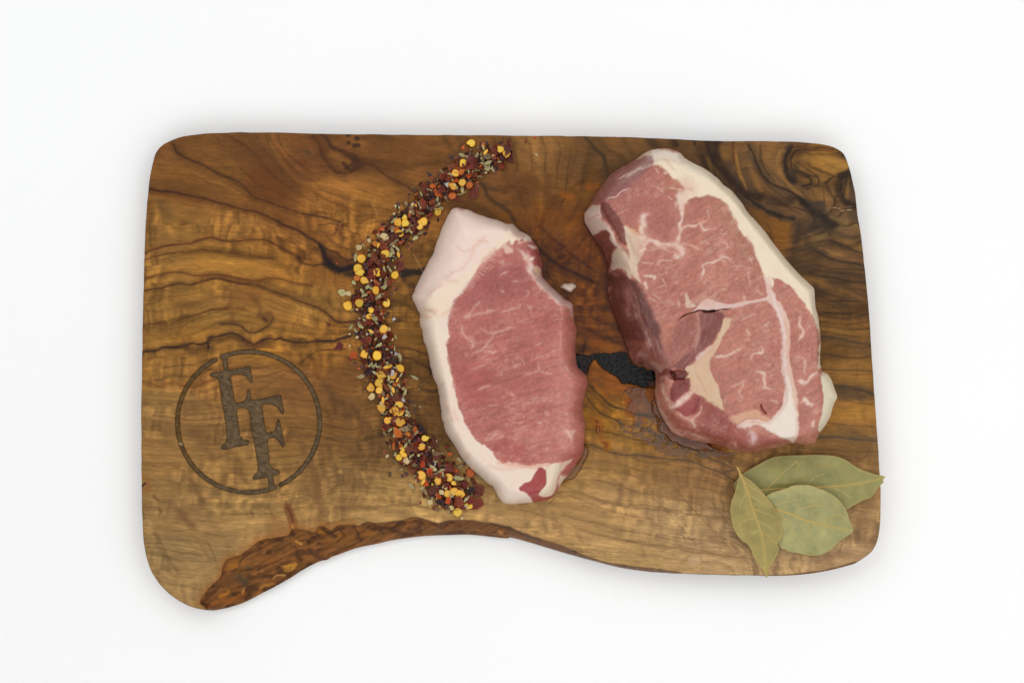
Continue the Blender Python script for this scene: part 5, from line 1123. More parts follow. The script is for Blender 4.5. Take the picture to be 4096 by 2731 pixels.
def bay_leaf(out_spec, mid_spec, veins, zfun, color, label, seed):
    O_ = catmull(tr(out_spec), 4, True); M_ = catmull(tr(mid_spec), 5)
    lo = O_.min(0) - 8; hi = O_.max(0) + 8
    cl = Canvas(lo[0], lo[1], hi[0], hi[1], 3.0)
    X, Y = cl.X, cl.Y
    cl.rgb[:] = color
    cl.rgb *= 1 + .22 * (fbm(X / 50, Y / 50, seed, 3) - .5)[..., None] * np.array([1.1, .9, .8])
    br = sm(.60, .78, fbm(X / 60, Y / 60, seed + 2, 3))
    cl.rgb += (br * .22)[..., None] * (np.array([150, 128, 70.]) - cl.rgb)
    do, _ = seg_dist(X, Y, O_, True); dm, _ = seg_dist(X, Y, M_)
    e = sm(7, 1.5, do)[..., None]
    cl.rgb = cl.rgb * (1 - e * .55) + np.array([196, 168, 104.]) * e * .55
    cl.rgb += (sm(14, 2, dm) * .35)[..., None] * (np.array([186, 170, 96.]) - cl.rgb)
    for v in veins: cl.stroke(v, 3.0, (196, 186, 122), .5, soft=1., wob=.2)
    rest = sm(0, 40, do)
    Zt = zfun(X, Y) + .0010 * (fbm(X / 60, Y / 60, seed + 4, 2) - .5) * rest - .0005 * sm(22, 0, dm) + .0003 * (fbm(X / 20, Y / 20, seed + 5, 2) - .5)
    Zt = np.maximum(Zt, T + .0004)
    res = relief(cl, O_, Zt, (0, [(.5, 0)]), cl.rgb)[0]
    _, V_, F_, C_, A_ = res
    # thin blade: drop the wall ring, add an underside 0.25 mm below
    nrim = F_[:, 0] < 0
    root = None
    wz = V_[:, 2]
    # rebuild without the wall: recompute from the top vertices only
    ups = V_[F_].mean(1)
    X2, Y2 = X.copy(), Y.copy()
    keep = inside(X[:-1, :-1] + 1.5, Y[:-1, :-1] + 1.5, O_)
    used = np.zeros(X.shape, int)
    for a in (0, 1):
        for b in (0, 1): used[a:used.shape[0] - 1 + a, b:used.shape[1] - 1 + b] += keep
    bnd = (used > 0) & (used < 4)
    _, _, nx_, ny_ = seg_dist(X2[bnd], Y2[bnd], O_, True, True); X2[bnd] = nx_; Y2[bnd] = ny_
    m = used > 0; idx = -np.ones(X.shape, int); idx[m] = np.arange(m.sum())
    wx, wy = unproj(X2[m], Y2[m], Zt[m]); jj, ii = np.nonzero(keep)
    F = np.stack([idx[jj + 1, ii], idx[jj + 1, ii + 1], idx[jj, ii + 1], idx[jj, ii]], 1)
    V = np.stack([wx, wy, Zt[m]], 1); n = len(V)
    Vb = V - [0, 0, .00028]
    E = np.vstack([F[:, [0, 1]], F[:, [1, 2]], F[:, [2, 3]], F[:, [3, 0]]]); key = np.sort(E, 1); code = key[:, 0].astype(np.int64) * (n + 1) + key[:, 1]
    u_, fi_, ct_ = np.unique(code, return_index=True, return_counts=True); BE = E[fi_[ct_ == 1]]
    FW = np.stack([BE[:, 0], BE[:, 0] + n, BE[:, 1] + n, BE[:, 1]], 1)
    C = lin(np.clip(cl.rgb[m], 0, 255))
    org = (V[:, 0].mean(), V[:, 1].mean(), T)
    root = empty('bay_leaf', org); tag(root, label, 'bay leaf')
    link_mesh('blade', mesh_np('blade', np.vstack([V, Vb]), np.vstack([F, F[:, ::-1] + n, FW]), cols=np.vstack([C, C]), org=org), m_leaf, root)
    def zat(px, py):
        j = np.clip(((py - cl.y0) / cl.st).astype(int), 0, cl.ny - 1); i = np.clip(((px - cl.x0) / cl.st).astype(int), 0, cl.nx - 1)
        return Zt[j, i]
    def rib(name, P_, w0, w1):
        z = zat(P_[:, 0], P_[:, 1]) + .00003
        t = np.linspace(0, 1, len(P_)); w = (w0 + (w1 - w0) * t) * K
        dx = np.gradient(P_, axis=0); nrm = np.stack([-dx[:, 1], dx[:, 0]], 1); nrm /= np.hypot(*nrm.T)[:, None]
        x, y = unproj(P_[:, 0], P_[:, 1], z)
        vv = []
        for s_, up in ((-1, -.0001), (-.55, .45), (0, .62), (.55, .45), (1, -.0001)):
            vv.append(np.stack([x + nrm[:, 0] * w * s_ * .5, y - nrm[:, 1] * w * s_ * .5, z + w * up * .55], 1))
        n_ = len(P_); V_ = np.vstack(vv); F_ = []
        for r_ in range(4):
            for c_ in range(n_ - 1): F_.append((r_ * n_ + c_, r_ * n_ + c_ + 1, (r_ + 1) * n_ + c_ + 1, (r_ + 1) * n_ + c_))
        link_mesh(name, mesh_np(name, V_, F_, org=org), m_rib, root)
    rib('midrib', M_, 7.5, 2.5)
    for v in veins: rib('side_vein', catmull(tr(v), 4), 2.6, 1.0)
    return root
def bump_at(cx, cy, rx, ry, a=0.):
    c, s = math.cos(a), math.sin(a)
    return lambda X, Y: np.exp(-((((X - cx) * c + (Y - cy) * s) / rx) ** 2 + ((-(X - cx) * s + (Y - cy) * c) / ry) ** 2))
gA = bump_at(3210, 1900, 330, 150); gB = bump_at(3230, 2080, 200, 150, .4); gC = bump_at(3030, 2060, 110, 260, -.35)
bay_leaf('m 2090,405 2000,385 1850,335 1750,280 1680,230 1560,190 1400,178 1200,182 1080,185 930,200 800,260 600,380 530,460 512,495 530,560 620,640 800,700 1000,760 1300,790 1500,780 1680,755 1750,715 1850,660 1950,620 2030,510 2075,465 2068,440',
         'm 540,575 700,560 850,545 1000,533 1250,522 1450,515 1650,500 1800,480 2000,440 2085,408', ['m 850,540 950,440 1100,300 1180,240', 'm 1250,522 1350,420 1450,380', 'm 1560,530 1650,570 1740,630', 'm 1150,240 1190,280 1160,340'],
         lambda X, Y: T + .0012 + .0030 * gA(X, Y) + .0016 * sm(3400, 3540, X), (150, 144, 88), 'long bay leaf at the back, its pointed tip hanging over the board\'s right edge', 401)
bay_leaf('m 848,615 900,580 1000,545 1060,530 1110,505 1180,492 1300,495 1400,530 1500,570 1600,640 1680,740 1720,850 1758,955 1750,990 1680,1040 1600,1090 1540,1160 1430,1220 1350,1232 1270,1228 1180,1205 1080,1190 1035,1160 1030,1170 985,1130 970,1100 940,1000 880,860 835,700',
         'm 880,720 945,745 1100,795 1280,870 1450,910 1600,945 1735,975', ['m 945,695 1100,665 1220,645', 'm 1150,785 1250,730 1400,705 1480,725', 'm 1020,790 1080,930 1160,1030 1280,1160', 'm 1280,870 1300,980 1370,1070', 'm 1480,850 1580,805 1650,820 1700,880', 'm 1480,925 1560,1000'],
         lambda X, Y: T + .0044 + .0050 * gB(X, Y) + .0026 * sm(2030, 1930, Y), (168, 163, 108), 'broad rounded pale green bay leaf, overlapped on its left by the narrow one', 431)
bay_leaf('m 538,296 570,330 605,395 680,440 780,530 850,615 920,700 970,790 1010,880 1026,960 1022,1020 990,1078 968,1110 985,1160 960,1230 920,1300 880,1370 862,1450 845,1456 825,1400 760,1310 710,1230 690,1170 650,1110 600,1080 540,1010 500,920 478,800 473,740 490,650 520,580 540,490 565,400 553,340',
         'm 545,305 590,400 640,540 690,690 740,830 790,980 820,1120 835,1260 845,1445', ['m 620,460 700,520 830,605', 'm 660,590 760,650 900,725', 'm 720,745 800,770 940,835', 'm 760,870 850,910 935,970', 'm 800,1000 860,1020 955,1095', 'm 640,590 590,660 565,760', 'm 735,840 640,860 560,920', 'm 785,970 700,990'],
         lambda X, Y: T + .0050 + .0052 * gC(X, Y) + .0010 * sm(2990, 2940, X) + .0012 * sm(2200, 2300, Y), (163, 147, 86), 'narrow yellowish bay leaf pointing down, lying over the other two', 461)
# ------------------------------------------------------------------ the curved line of chilli flakes, seeds and herbs
rnd = random.Random(77)
PATH = np.array([(2035,590,26),(1985,618,50),(1920,645,62),(1850,695,66),(1780,745,66),(1715,800,66),(1650,870,66),(1590,925,68),(1540,985,70),(1515,1050,74),(1497,1120,76),(1482,1190,74),(1478,1260,70),
                 (1488,1330,68),(1505,1400,72),(1528,1465,76),(1550,1530,72),(1568,1590,66),(1590,1650,60),(1608,1710,66),(1632,1760,76),(1662,1810,80),(1705,1855,82),(1750,1905,90),(1795,1955,96),(1825,2000,80),(1838,2035,44)], float)
PC = catmull(PATH[:, :2], 6); PWd = np.interp(np.linspace(0, len(PATH) - 1, len(PC)), np.arange(len(PATH)), PATH[:, 2])
seg = np.hypot(*np.diff(PC, axis=0).T); ARC = np.concatenate([[0], np.cumsum(seg)]); TOT = ARC[-1]
TAN = np.gradient(PC, axis=0); TAN /= np.hypot(*TAN.T)[:, None]
def on_path(s, off):
    """s = arc length in pixels, off = -1..1 across the band"""
    x = np.interp(s, ARC, PC[:, 0]); y = np.interp(s, ARC, PC[:, 1]); w = np.interp(s, ARC, PWd)
    tx = np.interp(s, ARC, TAN[:, 0]); ty = np.interp(s, ARC, TAN[:, 1])
    return x - ty * w * off, y + tx * w * off
def pile(x, y):
    d = np.hypot(PC[:, 0] - x, PC[:, 1] - y); i = int(d.argmin())
    return max(0., 1 - (d[i] / (PWd[i] * 1.02)) ** 2), ARC[i] / TOT, d[i] / PWd[i]
PILE_H = .0030

def spice_mat(name, base, edge, dark, rough=.5, trans=0., vary=.25, spots=.0):
    m, nt, bs = new_mat(name)
    oi = nd(nt, 'ShaderNodeObjectInfo'); tc = nd(nt, 'ShaderNodeTexCoord'); at = nd(nt, 'ShaderNodeAttribute', attribute_name='edge')
    off = nd(nt, 'ShaderNodeVectorMath', operation='ADD'); cmb = nd(nt, 'ShaderNodeCombineXYZ')
    nt.links.new(oi.outputs['Random'], cmb.inputs[0]); nt.links.new(oi.outputs['Random'], cmb.inputs[1])
    nt.links.new(tc.outputs['Object'], off.inputs[0]); nt.links.new(cmb.outputs[0], off.inputs[1])
    n1 = noise(nt, off.outputs[0], 420, 4, .6); n2 = noise(nt, off.outputs[0], 2200, 3, .6)
    m1 = nd(nt, 'ShaderNodeMix', data_type='RGBA'); m1.inputs[6].default_value = (*lin(base), 1); m1.inputs[7].default_value = (*lin(dark), 1)
    f = mth(nt, 'MULTIPLY', remap(nt, oi.outputs['Random'], 0, 1, 0, 1.), 1.0)
    nt.links.new(mth(nt, 'MULTIPLY', remap(nt, n1, .38, .66, 0, 1), f) if spots == 0 else remap(nt, n1, .62 - spots, .66 - spots * .6, 0, 1), m1.inputs[0])
    m2 = nd(nt, 'ShaderNodeMix', data_type='RGBA'); nt.links.new(m1.outputs[2], m2.inputs[6]); m2.inputs[7].default_value = (*lin(edge), 1)
    nt.links.new(at.outputs['Fac'], m2.inputs[0])
    hs = nd(nt, 'ShaderNodeHueSaturation'); nt.links.new(m2.outputs[2], hs.inputs['Color'])
    mulr = mth(nt, 'FRACT', mth(nt, 'MULTIPLY', oi.outputs['Random'], 7.31), 0)
    nt.links.new(mth(nt, 'MULTIPLY', remap(nt, mulr, 0, 1, 1 - vary, 1 + vary), remap(nt, n2, .3, .7, .86, 1.14)), hs.inputs['Value'])
    mulh = mth(nt, 'FRACT', mth(nt, 'MULTIPLY', oi.outputs['Random'], 13.7), 0)
    nt.links.new(remap(nt, mulh, 0, 1, .488, .512), hs.inputs['Hue'])
    nt.links.new(hs.outputs[0], bs.inputs['Base Color'])
    bs.inputs['Roughness'].default_value = rough
    bs.inputs['Specular IOR Level'].default_value = .3
    if trans: bs.inputs['Subsurface Weight'].default_value = trans; bs.inputs['Subsurface Radius'].default_value = (1, .6, .2); bs.inputs['Subsurface Scale'].default_value = .0008
    bump(nt, bs, n2, .4, .0002)
    return m
M_seed = spice_mat('chilli_seed_yellow', (246, 194, 66), (232, 148, 30), (238, 204, 110), .42, .25, .10)
M_seedb = spice_mat('chilli_seed_with_skin', (246, 196, 74), (230, 146, 30), (112, 40, 18), .42, .2, .08, spots=.12)
M_seedo = spice_mat('chilli_seed_orange', (206, 122, 44), (176, 84, 28), (168, 76, 30), .45, .2, .12)
M_red = spice_mat('chilli_flake_dark_red', (114, 50, 28), (146, 72, 38), (64, 34, 24), .36, 0, .38)
M_oran = spice_mat('chilli_flake_orange', (190, 84, 28), (206, 110, 42), (146, 56, 22), .4, 0, .22)
M_black = spice_mat('chilli_flake_black', (54, 32, 28), (84, 40, 28), (26, 22, 26), .32, 0, .3)
M_herb = spice_mat('dried_herb', (180, 168, 116), (202, 190, 144), (146, 136, 90), .7, 0, .2)
M_brown = spice_mat('herb_husk', (140, 118, 82), (166, 142, 104), (100, 80, 56), .7, 0, .22)
M_cream = spice_mat('cream_granule', (222, 200, 148), (232, 214, 170), (196, 160, 96), .6, .2, .1)
M_stem = spice_mat('herb_stem', (176, 162, 116), (190, 176, 130), (140, 122, 84), .7, 0, .2)
M_salt, nt, bs = new_mat('salt_crystal'); bs.inputs['Base Color'].default_value = (.60, .54, .50, 1); bs.inputs['Roughness'].default_value = .25; bs.inputs['Subsurface Weight'].default_value = .4; bs.inputs['Subsurface Scale'].default_value = .001; bs.inputs['Transmission Weight'].default_value = .25

def lens_mesh(name, r, thick, beak, seed, sx=1., notch=0., curl=0.):
    """a flat seed: rounded disc with a small beak, thicker in the middle, with a slight rim"""
    R = random.Random(seed); N = 22; rings = (0., .45, .75, .92, 1.0)
    V = []; E = []; F = []
    def rad(a):
        q_ = 1 + .05 * math.sin(2 * a + seed) + .04 * math.sin(3 * a + seed * 2)
        q_ += beak * math.exp(-((a - math.pi / 2) / .26) ** 2)
        q_ -= notch * math.exp(-((a - math.pi / 2 - .75) / .3) ** 2)
        return q_
    for side in (1, -1):
        base = len(V)
        for k_, t in enumerate(rings):
            for i in range(N if k_ else 1):
                a = 2 * math.pi * i / N
                rr = rad(a) * t * r
                x, y = rr * math.cos(a) * sx, rr * math.sin(a)
                prof = {0: .75, 1: .80, 2: .98, 3: .80, 4: 0.}[k_]
                z = side * thick * .5 * prof + curl * (x * x) / r + curl * .4 * y
                V.append((x, y, z)); E.append(0 if t < .8 else (.7 if t < 1 else 1.))
        F += [((base, base + 1 + i, base + 1 + (i + 1) % N) if side > 0 else (base, base + 1 + (i + 1) % N, base + 1 + i)) for i in range(N)]
        for k_ in range(len(rings) - 2):
            b = base + 1 + k_ * N
            for i in range(N):
                j = (i + 1) % N; q4 = (b + i, b + N + i, b + N + j, b + j)
                if side < 0: q4 = q4[::-1]
                F += [(q4[0], q4[1], q4[2]), (q4[0], q4[2], q4[3])]
        if side > 0: top_rim = base + 1 + (len(rings) - 2) * N
    me = mesh_np(name, V, F, attrs={'edge': np.array(E) * .8})
    return me
def flake_mesh(name, r, seed, sx=1., n=8, jag=.35, thick=.00022, curl=.5, edge=.35, pointy=0.):
    """an irregular curled scrap: triangulated sheet with thickness"""
    R = random.Random(seed)
    P_ = []
    for i in range(n):
        a = 2 * math.pi * (i + R.uniform(-.25, .25)) / n
        q_ = r * (1 + R.uniform(-jag, jag)) * (1 + pointy * abs(math.cos(a)) ** 6)
        P_.append((q_ * math.cos(a), q_ * math.sin(a) * sx))
    cv_, cw = R.uniform(-curl, curl), R.uniform(-curl, curl)
    ca = R.uniform(0, math.pi)
    def zc(x, y):
        u_ = x * math.cos(ca) + y * math.sin(ca); v_ = -x * math.sin(ca) + y * math.cos(ca)
        return cv_ * u_ * u_ / r + cw * .5 * v_ * v_ / r
    V = []; E = []
    for s_ in (1, -1):
        V.append((0, 0, s_ * thick + R.uniform(-.1, .1) * r)); E.append(0.)
        for f_ in (.55, 1.):
            for x, y in P_:
                jx, jy = x * f_, y * f_
                V.append((jx, jy, zc(jx, jy) + s_ * thick * (1 if f_ < 1 else .6) + (R.uniform(-.10, .10) * r if s_ > 0 else 0))); E.append(edge if f_ == 1. else edge * .15)
    m_ = 1 + 2 * n; F = []
    for i in range(n):
        j = (i + 1) % n
        F += [(0, 1 + i, 1 + j), (1 + i, 1 + n + i, 1 + n + j), (1 + i, 1 + n + j, 1 + j)]
        F += [(m_, m_ + 1 + j, m_ + 1 + i), (m_ + 1 + i, m_ + 1 + n + j, m_ + 1 + n + i), (m_ + 1 + i, m_ + 1 + j, m_ + 1 + n + j)]
        F += [(1 + n + i, m_ + 1 + n + i, m_ + 1 + n + j), (1 + n + i, m_ + 1 + n + j, 1 + n + j)]
    return mesh_np(name, V, F, smooth=False, attrs={'edge': np.array(E)})
def chunk_mesh(name, r, seed, flat=.6, n=14):
    R = random.Random(seed); bm = __import__('bmesh').new()
    for _ in range(n):
        v = Vector((R.gauss(0, 1), R.gauss(0, 1), R.gauss(0, 1))).normalized() * r * R.uniform(.7, 1.1)
        v.z *= flat; bm.verts.new(v)
    import bmesh
    g = bmesh.ops.convex_hull(bm, input=bm.verts)
    bmesh.ops.delete(bm, geom=list({e for e in g['geom_interior'] if isinstance(e, bmesh.types.BMVert)}), context='VERTS')
    me = bpy.data.meshes.new(name); bm.to_mesh(me); bm.free(); return me
def stick_mesh(name, L, w, seed):
    R = random.Random(seed); V = []; F = []; n = 6
    for i in range(n + 1):
        t = i / n - .5; c = (t * L, .12 * L * math.sin(t * 3 + seed), 0); ww = w * (1 - .5 * abs(t) * 1.4)
        for k_ in range(4):
            a = math.pi / 2 * k_ + .78
            V.append((c[0], c[1] + ww * math.cos(a), ww * math.sin(a)))
    for i in range(n):
        for k_ in range(4):
            a, b = i * 4 + k_, i * 4 + (k_ + 1) % 4; F.append((a, b, b + 4, a + 4))
    return mesh_np(name, V, F, attrs={'edge': np.zeros(len(V))})
def with_mat(me, m):
    me = me.copy(); me.materials.clear(); me.materials.append(m); return me

placed = []
def put(name, me, sx, sy, z, ang, tilt, scale, label, cat, group, kind=None):
    o_ = bpy.data.objects.new(name, me); COL.objects.link(o_)
    x, y = unproj(sx, sy, T + z)
    o_.location = (x, y, T + z); o_.rotation_euler = Euler((tilt[0], tilt[1], ang), 'XYZ')
    o_.scale = (scale, scale, scale)
    tag(o_, label, cat, group, kind)
    placed.append((sx, sy))
    return o_
def clear_of_meat(x, y):
    return not (inside(np.array([x]), np.array([y]), O1)[0])

# --- seeds, one by one: x, y, size, kind  (y yellow, b yellow with skin, o orange, c cream, t thin edge-on, p teardrop)
SEEDS = [(1885,573,17,'y'),(2002,598,15,'y'),(2026,615,16,'b'),(1943,609,14,'t'),(1855,653,18,'y'),(1822,693,16,'y'),(1845,688,15,'o'),(1849,730,16,'y'),(1878,741,15,'o'),(1811,745,17,'b'),(1809,783,16,'o'),(1728,745,11,'o'),
 (1663,813,14,'t'),(1652,820,10,'c'),(1751,848,16,'b'),(1591,890,18,'y'),(1621,892,17,'y'),(1678,902,18,'y'),(1695,886,17,'y'),(1618,872,12,'y'),(1586,921,15,'o'),(1598,934,16,'b'),(1537,946,17,'c'),(1501,975,13,'o'),(1513,981,11,'t'),(1434,990,15,'c'),(1478,961,10,'c'),
 (1541,1015,18,'y'),(1446,1035,19,'y'),(1594,1018,14,'t'),(1432,1074,19,'y'),(1442,1091,18,'y'),(1507,1089,18,'y'),(1429,1112,14,'o'),(1457,1121,18,'y'),(1579,1100,16,'y'),(1503,1161,17,'y'),(1394,1175,12,'c'),(1392,1223,20,'y'),(1437,1212,18,'b'),(1546,1212,17,'y'),
 (1485,1241,12,'y'),(1476,1266,13,'y'),(1529,1274,10,'c'),(1534,1316,20,'y'),(1555,1318,9,'c'),(1486,1326,14,'t'),(1566,1355,9,'c'),(1459,1416,18,'y'),(1508,1422,19,'y'),(1550,1467,19,'t'),(1601,1472,19,'y'),(1524,1499,19,'b'),(1573,1503,16,'b'),(1516,1529,19,'b'),(1483,1551,18,'b'),(1517,1559,17,'y'),(1590,1519,12,'t'),
 (1573,1560,14,'t'),(1486,1585,15,'c'),(1532,1599,15,'t'),(1526,1613,10,'c'),(1527,1630,19,'b'),(1597,1619,19,'y'),(1578,1644,20,'b'),(1601,1651,15,'y'),(1551,1680,17,'y'),(1600,1687,20,'b'),(1700,1752,15,'y'),(1686,1786,15,'y'),(1615,1812,19,'p'),(1597,1829,15,'y'),(1631,1736,11,'o'),
 (1626,1841,15,'c'),(1687,1900,19,'y'),(1693,1924,16,'t'),(1752,1922,18,'p'),(1794,1909,18,'y'),(1731,1943,12,'t'),(1814,1931,11,'y'),(1881,1891,18,'o'),(1791,1973,16,'y'),(1816,1964,17,'y'),(1839,1976,20,'y'),(1719,2008,14,'c'),(1874,2022,18,'y'),(1831,2047,19,'y'),(1806,2030,10,'c'),(1780,1947,14,'c'),(1767,1967,13,'c')]
seed_me = [lens_mesh('chilli_seed', 1., .42, b_, s_, x_, n_) for b_, s_, x_, n_ in ((.25, 1, 1., 0.), (.32, 2, .94, .12), (.12, 3, 1.06, 0.), (.38, 4, .9, .2), (.2, 5, 1., .3))]
tear_me = lens_mesh('chilli_seed', 1., .5, .9, 9, .85, 0.)
thin_me = lens_mesh('chilli_seed', 1., .5, .3, 6, .45, 0.)
cream_me = [chunk_mesh('garlic_granule', 1., s_, .5, 16) for s_ in (1, 2, 3)]
cache = {}
def mm(me, m):
    k_ = (me.name, m.name)
    if k_ not in cache: cache[k_] = with_mat(me, m)
    return cache[k_]
order = sorted(range(len(SEEDS)), key=lambda i: pile(SEEDS[i][0], SEEDS[i][1])[1])
NUMW = ['first', 'second', 'third', 'fourth', 'fifth', 'sixth', 'seventh', 'eighth', 'ninth', 'tenth', 'eleventh', 'twelfth', 'thirteenth', 'fourteenth', 'fifteenth', 'sixteenth', 'seventeenth', 'eighteenth', 'nineteenth', 'twentieth']
TENS = {2: 'twenty', 3: 'thirty', 4: 'forty', 5: 'fifty', 6: 'sixty', 7: 'seventy'}
def ordinal(n):
    if n <= 20: return NUMW[n - 1]
    t, u_ = divmod(n, 10)
    return TENS[t][:-1] + 'ieth' if u_ == 0 else TENS[t] + '-' + NUMW[u_ - 1]
ZN = [(.10, 'at the top end of the spice line'), (.24, 'just above the smaller chop'), (.36, 'beside the chop\'s top corner'), (.50, 'at the leftmost bulge'),
      (.64, 'level with the chop\'s middle'), (.78, 'right of the engraved circle'), (.90, 'where the line bends right'), (1.01, 'at the bottom end above the bark')]
def zone(a): return [t for l, t in ZN if a <= l][0]
def side_word(x, y):
    d = np.hypot(PC[:, 0] - x, PC[:, 1] - y); i = int(d.argmin()); cr = TAN[i][0] * (y - PC[i][1]) - TAN[i][1] * (x - PC[i][0])
    q_ = cr / PWd[i]
    return 'left rim' if q_ > .35 else ('right rim' if q_ < -.35 else 'mid line')
KN = {'y': ('chilli_seed', 'round yellow chilli seed', 'chilli seed'), 'b': ('chilli_seed', 'skin flecked yellow chilli seed', 'chilli seed'), 'o': ('chilli_seed', 'orange brown chilli seed', 'chilli seed'),
      't': ('chilli_seed', 'slim yellow chilli seed turned on edge', 'chilli seed'), 'p': ('chilli_seed', 'teardrop shaped yellow chilli seed', 'chilli seed'), 'c': ('garlic_granule', 'cream coloured garlic granule', 'granule')}
cnt = {}
tot_k = {k_: sum(1 for s_ in SEEDS if s_[3] == k_) for k_ in KN}
for i in order:
    x, y, r, kd = SEEDS[i]
    h, a_, _ = pile(x, y); cnt[kd] = cnt.get(kd, 0) + 1
    name, lb, cat = KN[kd]
    R = random.Random(i * 13 + 5)
    label = '%s, %s of its look counting down the spice line' % (lb, ordinal(cnt[kd]))
    if kd == 'y': me = mm(seed_me[R.randrange(5)], M_seed)
    elif kd == 'b': me = mm(seed_me[R.randrange(5)], M_seedb)
    elif kd == 'o': me = mm(seed_me[R.randrange(5)], M_seedo)
    elif kd == 'p': me = mm(tear_me, M_seed)
    elif kd == 't': me = mm(thin_me, M_seed)
    else: me = mm(cream_me[R.randrange(3)], M_cream)
    ang = R.uniform(0, 6.28) if kd != 'p' else .15
    tl = R.uniform(-.25, .25) if h > .1 else .05
    put(name, me, x, y, .0009 + PILE_H * h + .0004, ang, (tl * 1.6, R.uniform(-.45, .45) if h > .1 else 0), r * K * (.94 if kd != 'c' else 1.05), label, cat, 'seeds in the curved line of spice' if kd != 'c' else 'garlic granules in the curved line of spice')

# --- flakes
red_me = [flake_mesh('chilli_flake', 1., 20 + k_, R_sx, n_, .46, .07, .5) for k_, (R_sx, n_) in enumerate(((1, 5), (.7, 6), (.8, 4), (.6, 6), (.9, 5), (.45, 5), (.75, 4), (1., 6), (.6, 5), (.8, 5)))]
herb_me = [flake_mesh('herb_flake', 1., 60 + k_, s_, n_, .16, .05, .55, .8, p_) for k_, (s_, n_, p_) in enumerate(((.5, 8, .3), (.6, 8, .2), (.4, 8, .4), (.75, 7, .1), (.35, 8, .3), (.55, 6, .2)))]
salt_me = [chunk_mesh('salt_crystal', 1., 80 + k_, .6, 10) for k_ in range(3)]
stem_me = [stick_mesh('dry_twig', 2., .10, k_) for k_ in range(2)]
def fl(kind, x, y, r, zoff=0., ang=None, tilt=.5, label=None, cat=None, group=None, R=rnd, matl=None, mesh=None):
    h, a_, _ = pile(x, y)
    if kind == 'red': me, m, nm, ct = red_me[R.randrange(len(red_me))], M_red, 'chilli_flake', 'chilli flake'
    elif kind == 'orange': me, m, nm, ct = red_me[R.randrange(len(red_me))], M_oran, 'chilli_flake', 'chilli flake'
    elif kind == 'black': me, m, nm, ct = red_me[R.randrange(len(red_me))], M_black, 'chilli_flake', 'chilli flake'
    elif kind == 'herb': me, m, nm, ct = herb_me[R.randrange(len(herb_me))], M_herb, 'herb_flake', 'herb flake'
    elif kind == 'husk': me, m, nm, ct = herb_me[R.randrange(len(herb_me))], M_brown, 'herb_flake', 'herb flake'
    elif kind == 'salt': me, m, nm, ct = salt_me[R.randrange(3)], M_salt, 'salt_crystal', 'salt crystal'
    elif kind == 'stem': me, m, nm, ct = stem_me[R.randrange(2)], M_stem, 'dry_twig', 'dry twig'
    elif kind == 'cream': me, m, nm, ct = cream_me[R.randrange(3)], M_cream, 'garlic_granule', 'granule'
    if mesh is not None: me = mesh
    tl = tilt if h > .05 else .10
    z = .0005 + PILE_H * h * R.uniform(.75, 1.05) + zoff + (.25 * r * K if h > .05 else 0)
    return put(nm, mm(me, m), x, y, z, R.uniform(0, 6.28) if ang is None else ang, (R.uniform(-tl, tl), R.uniform(-tl, tl)), r * K, label, cat or ct, group)
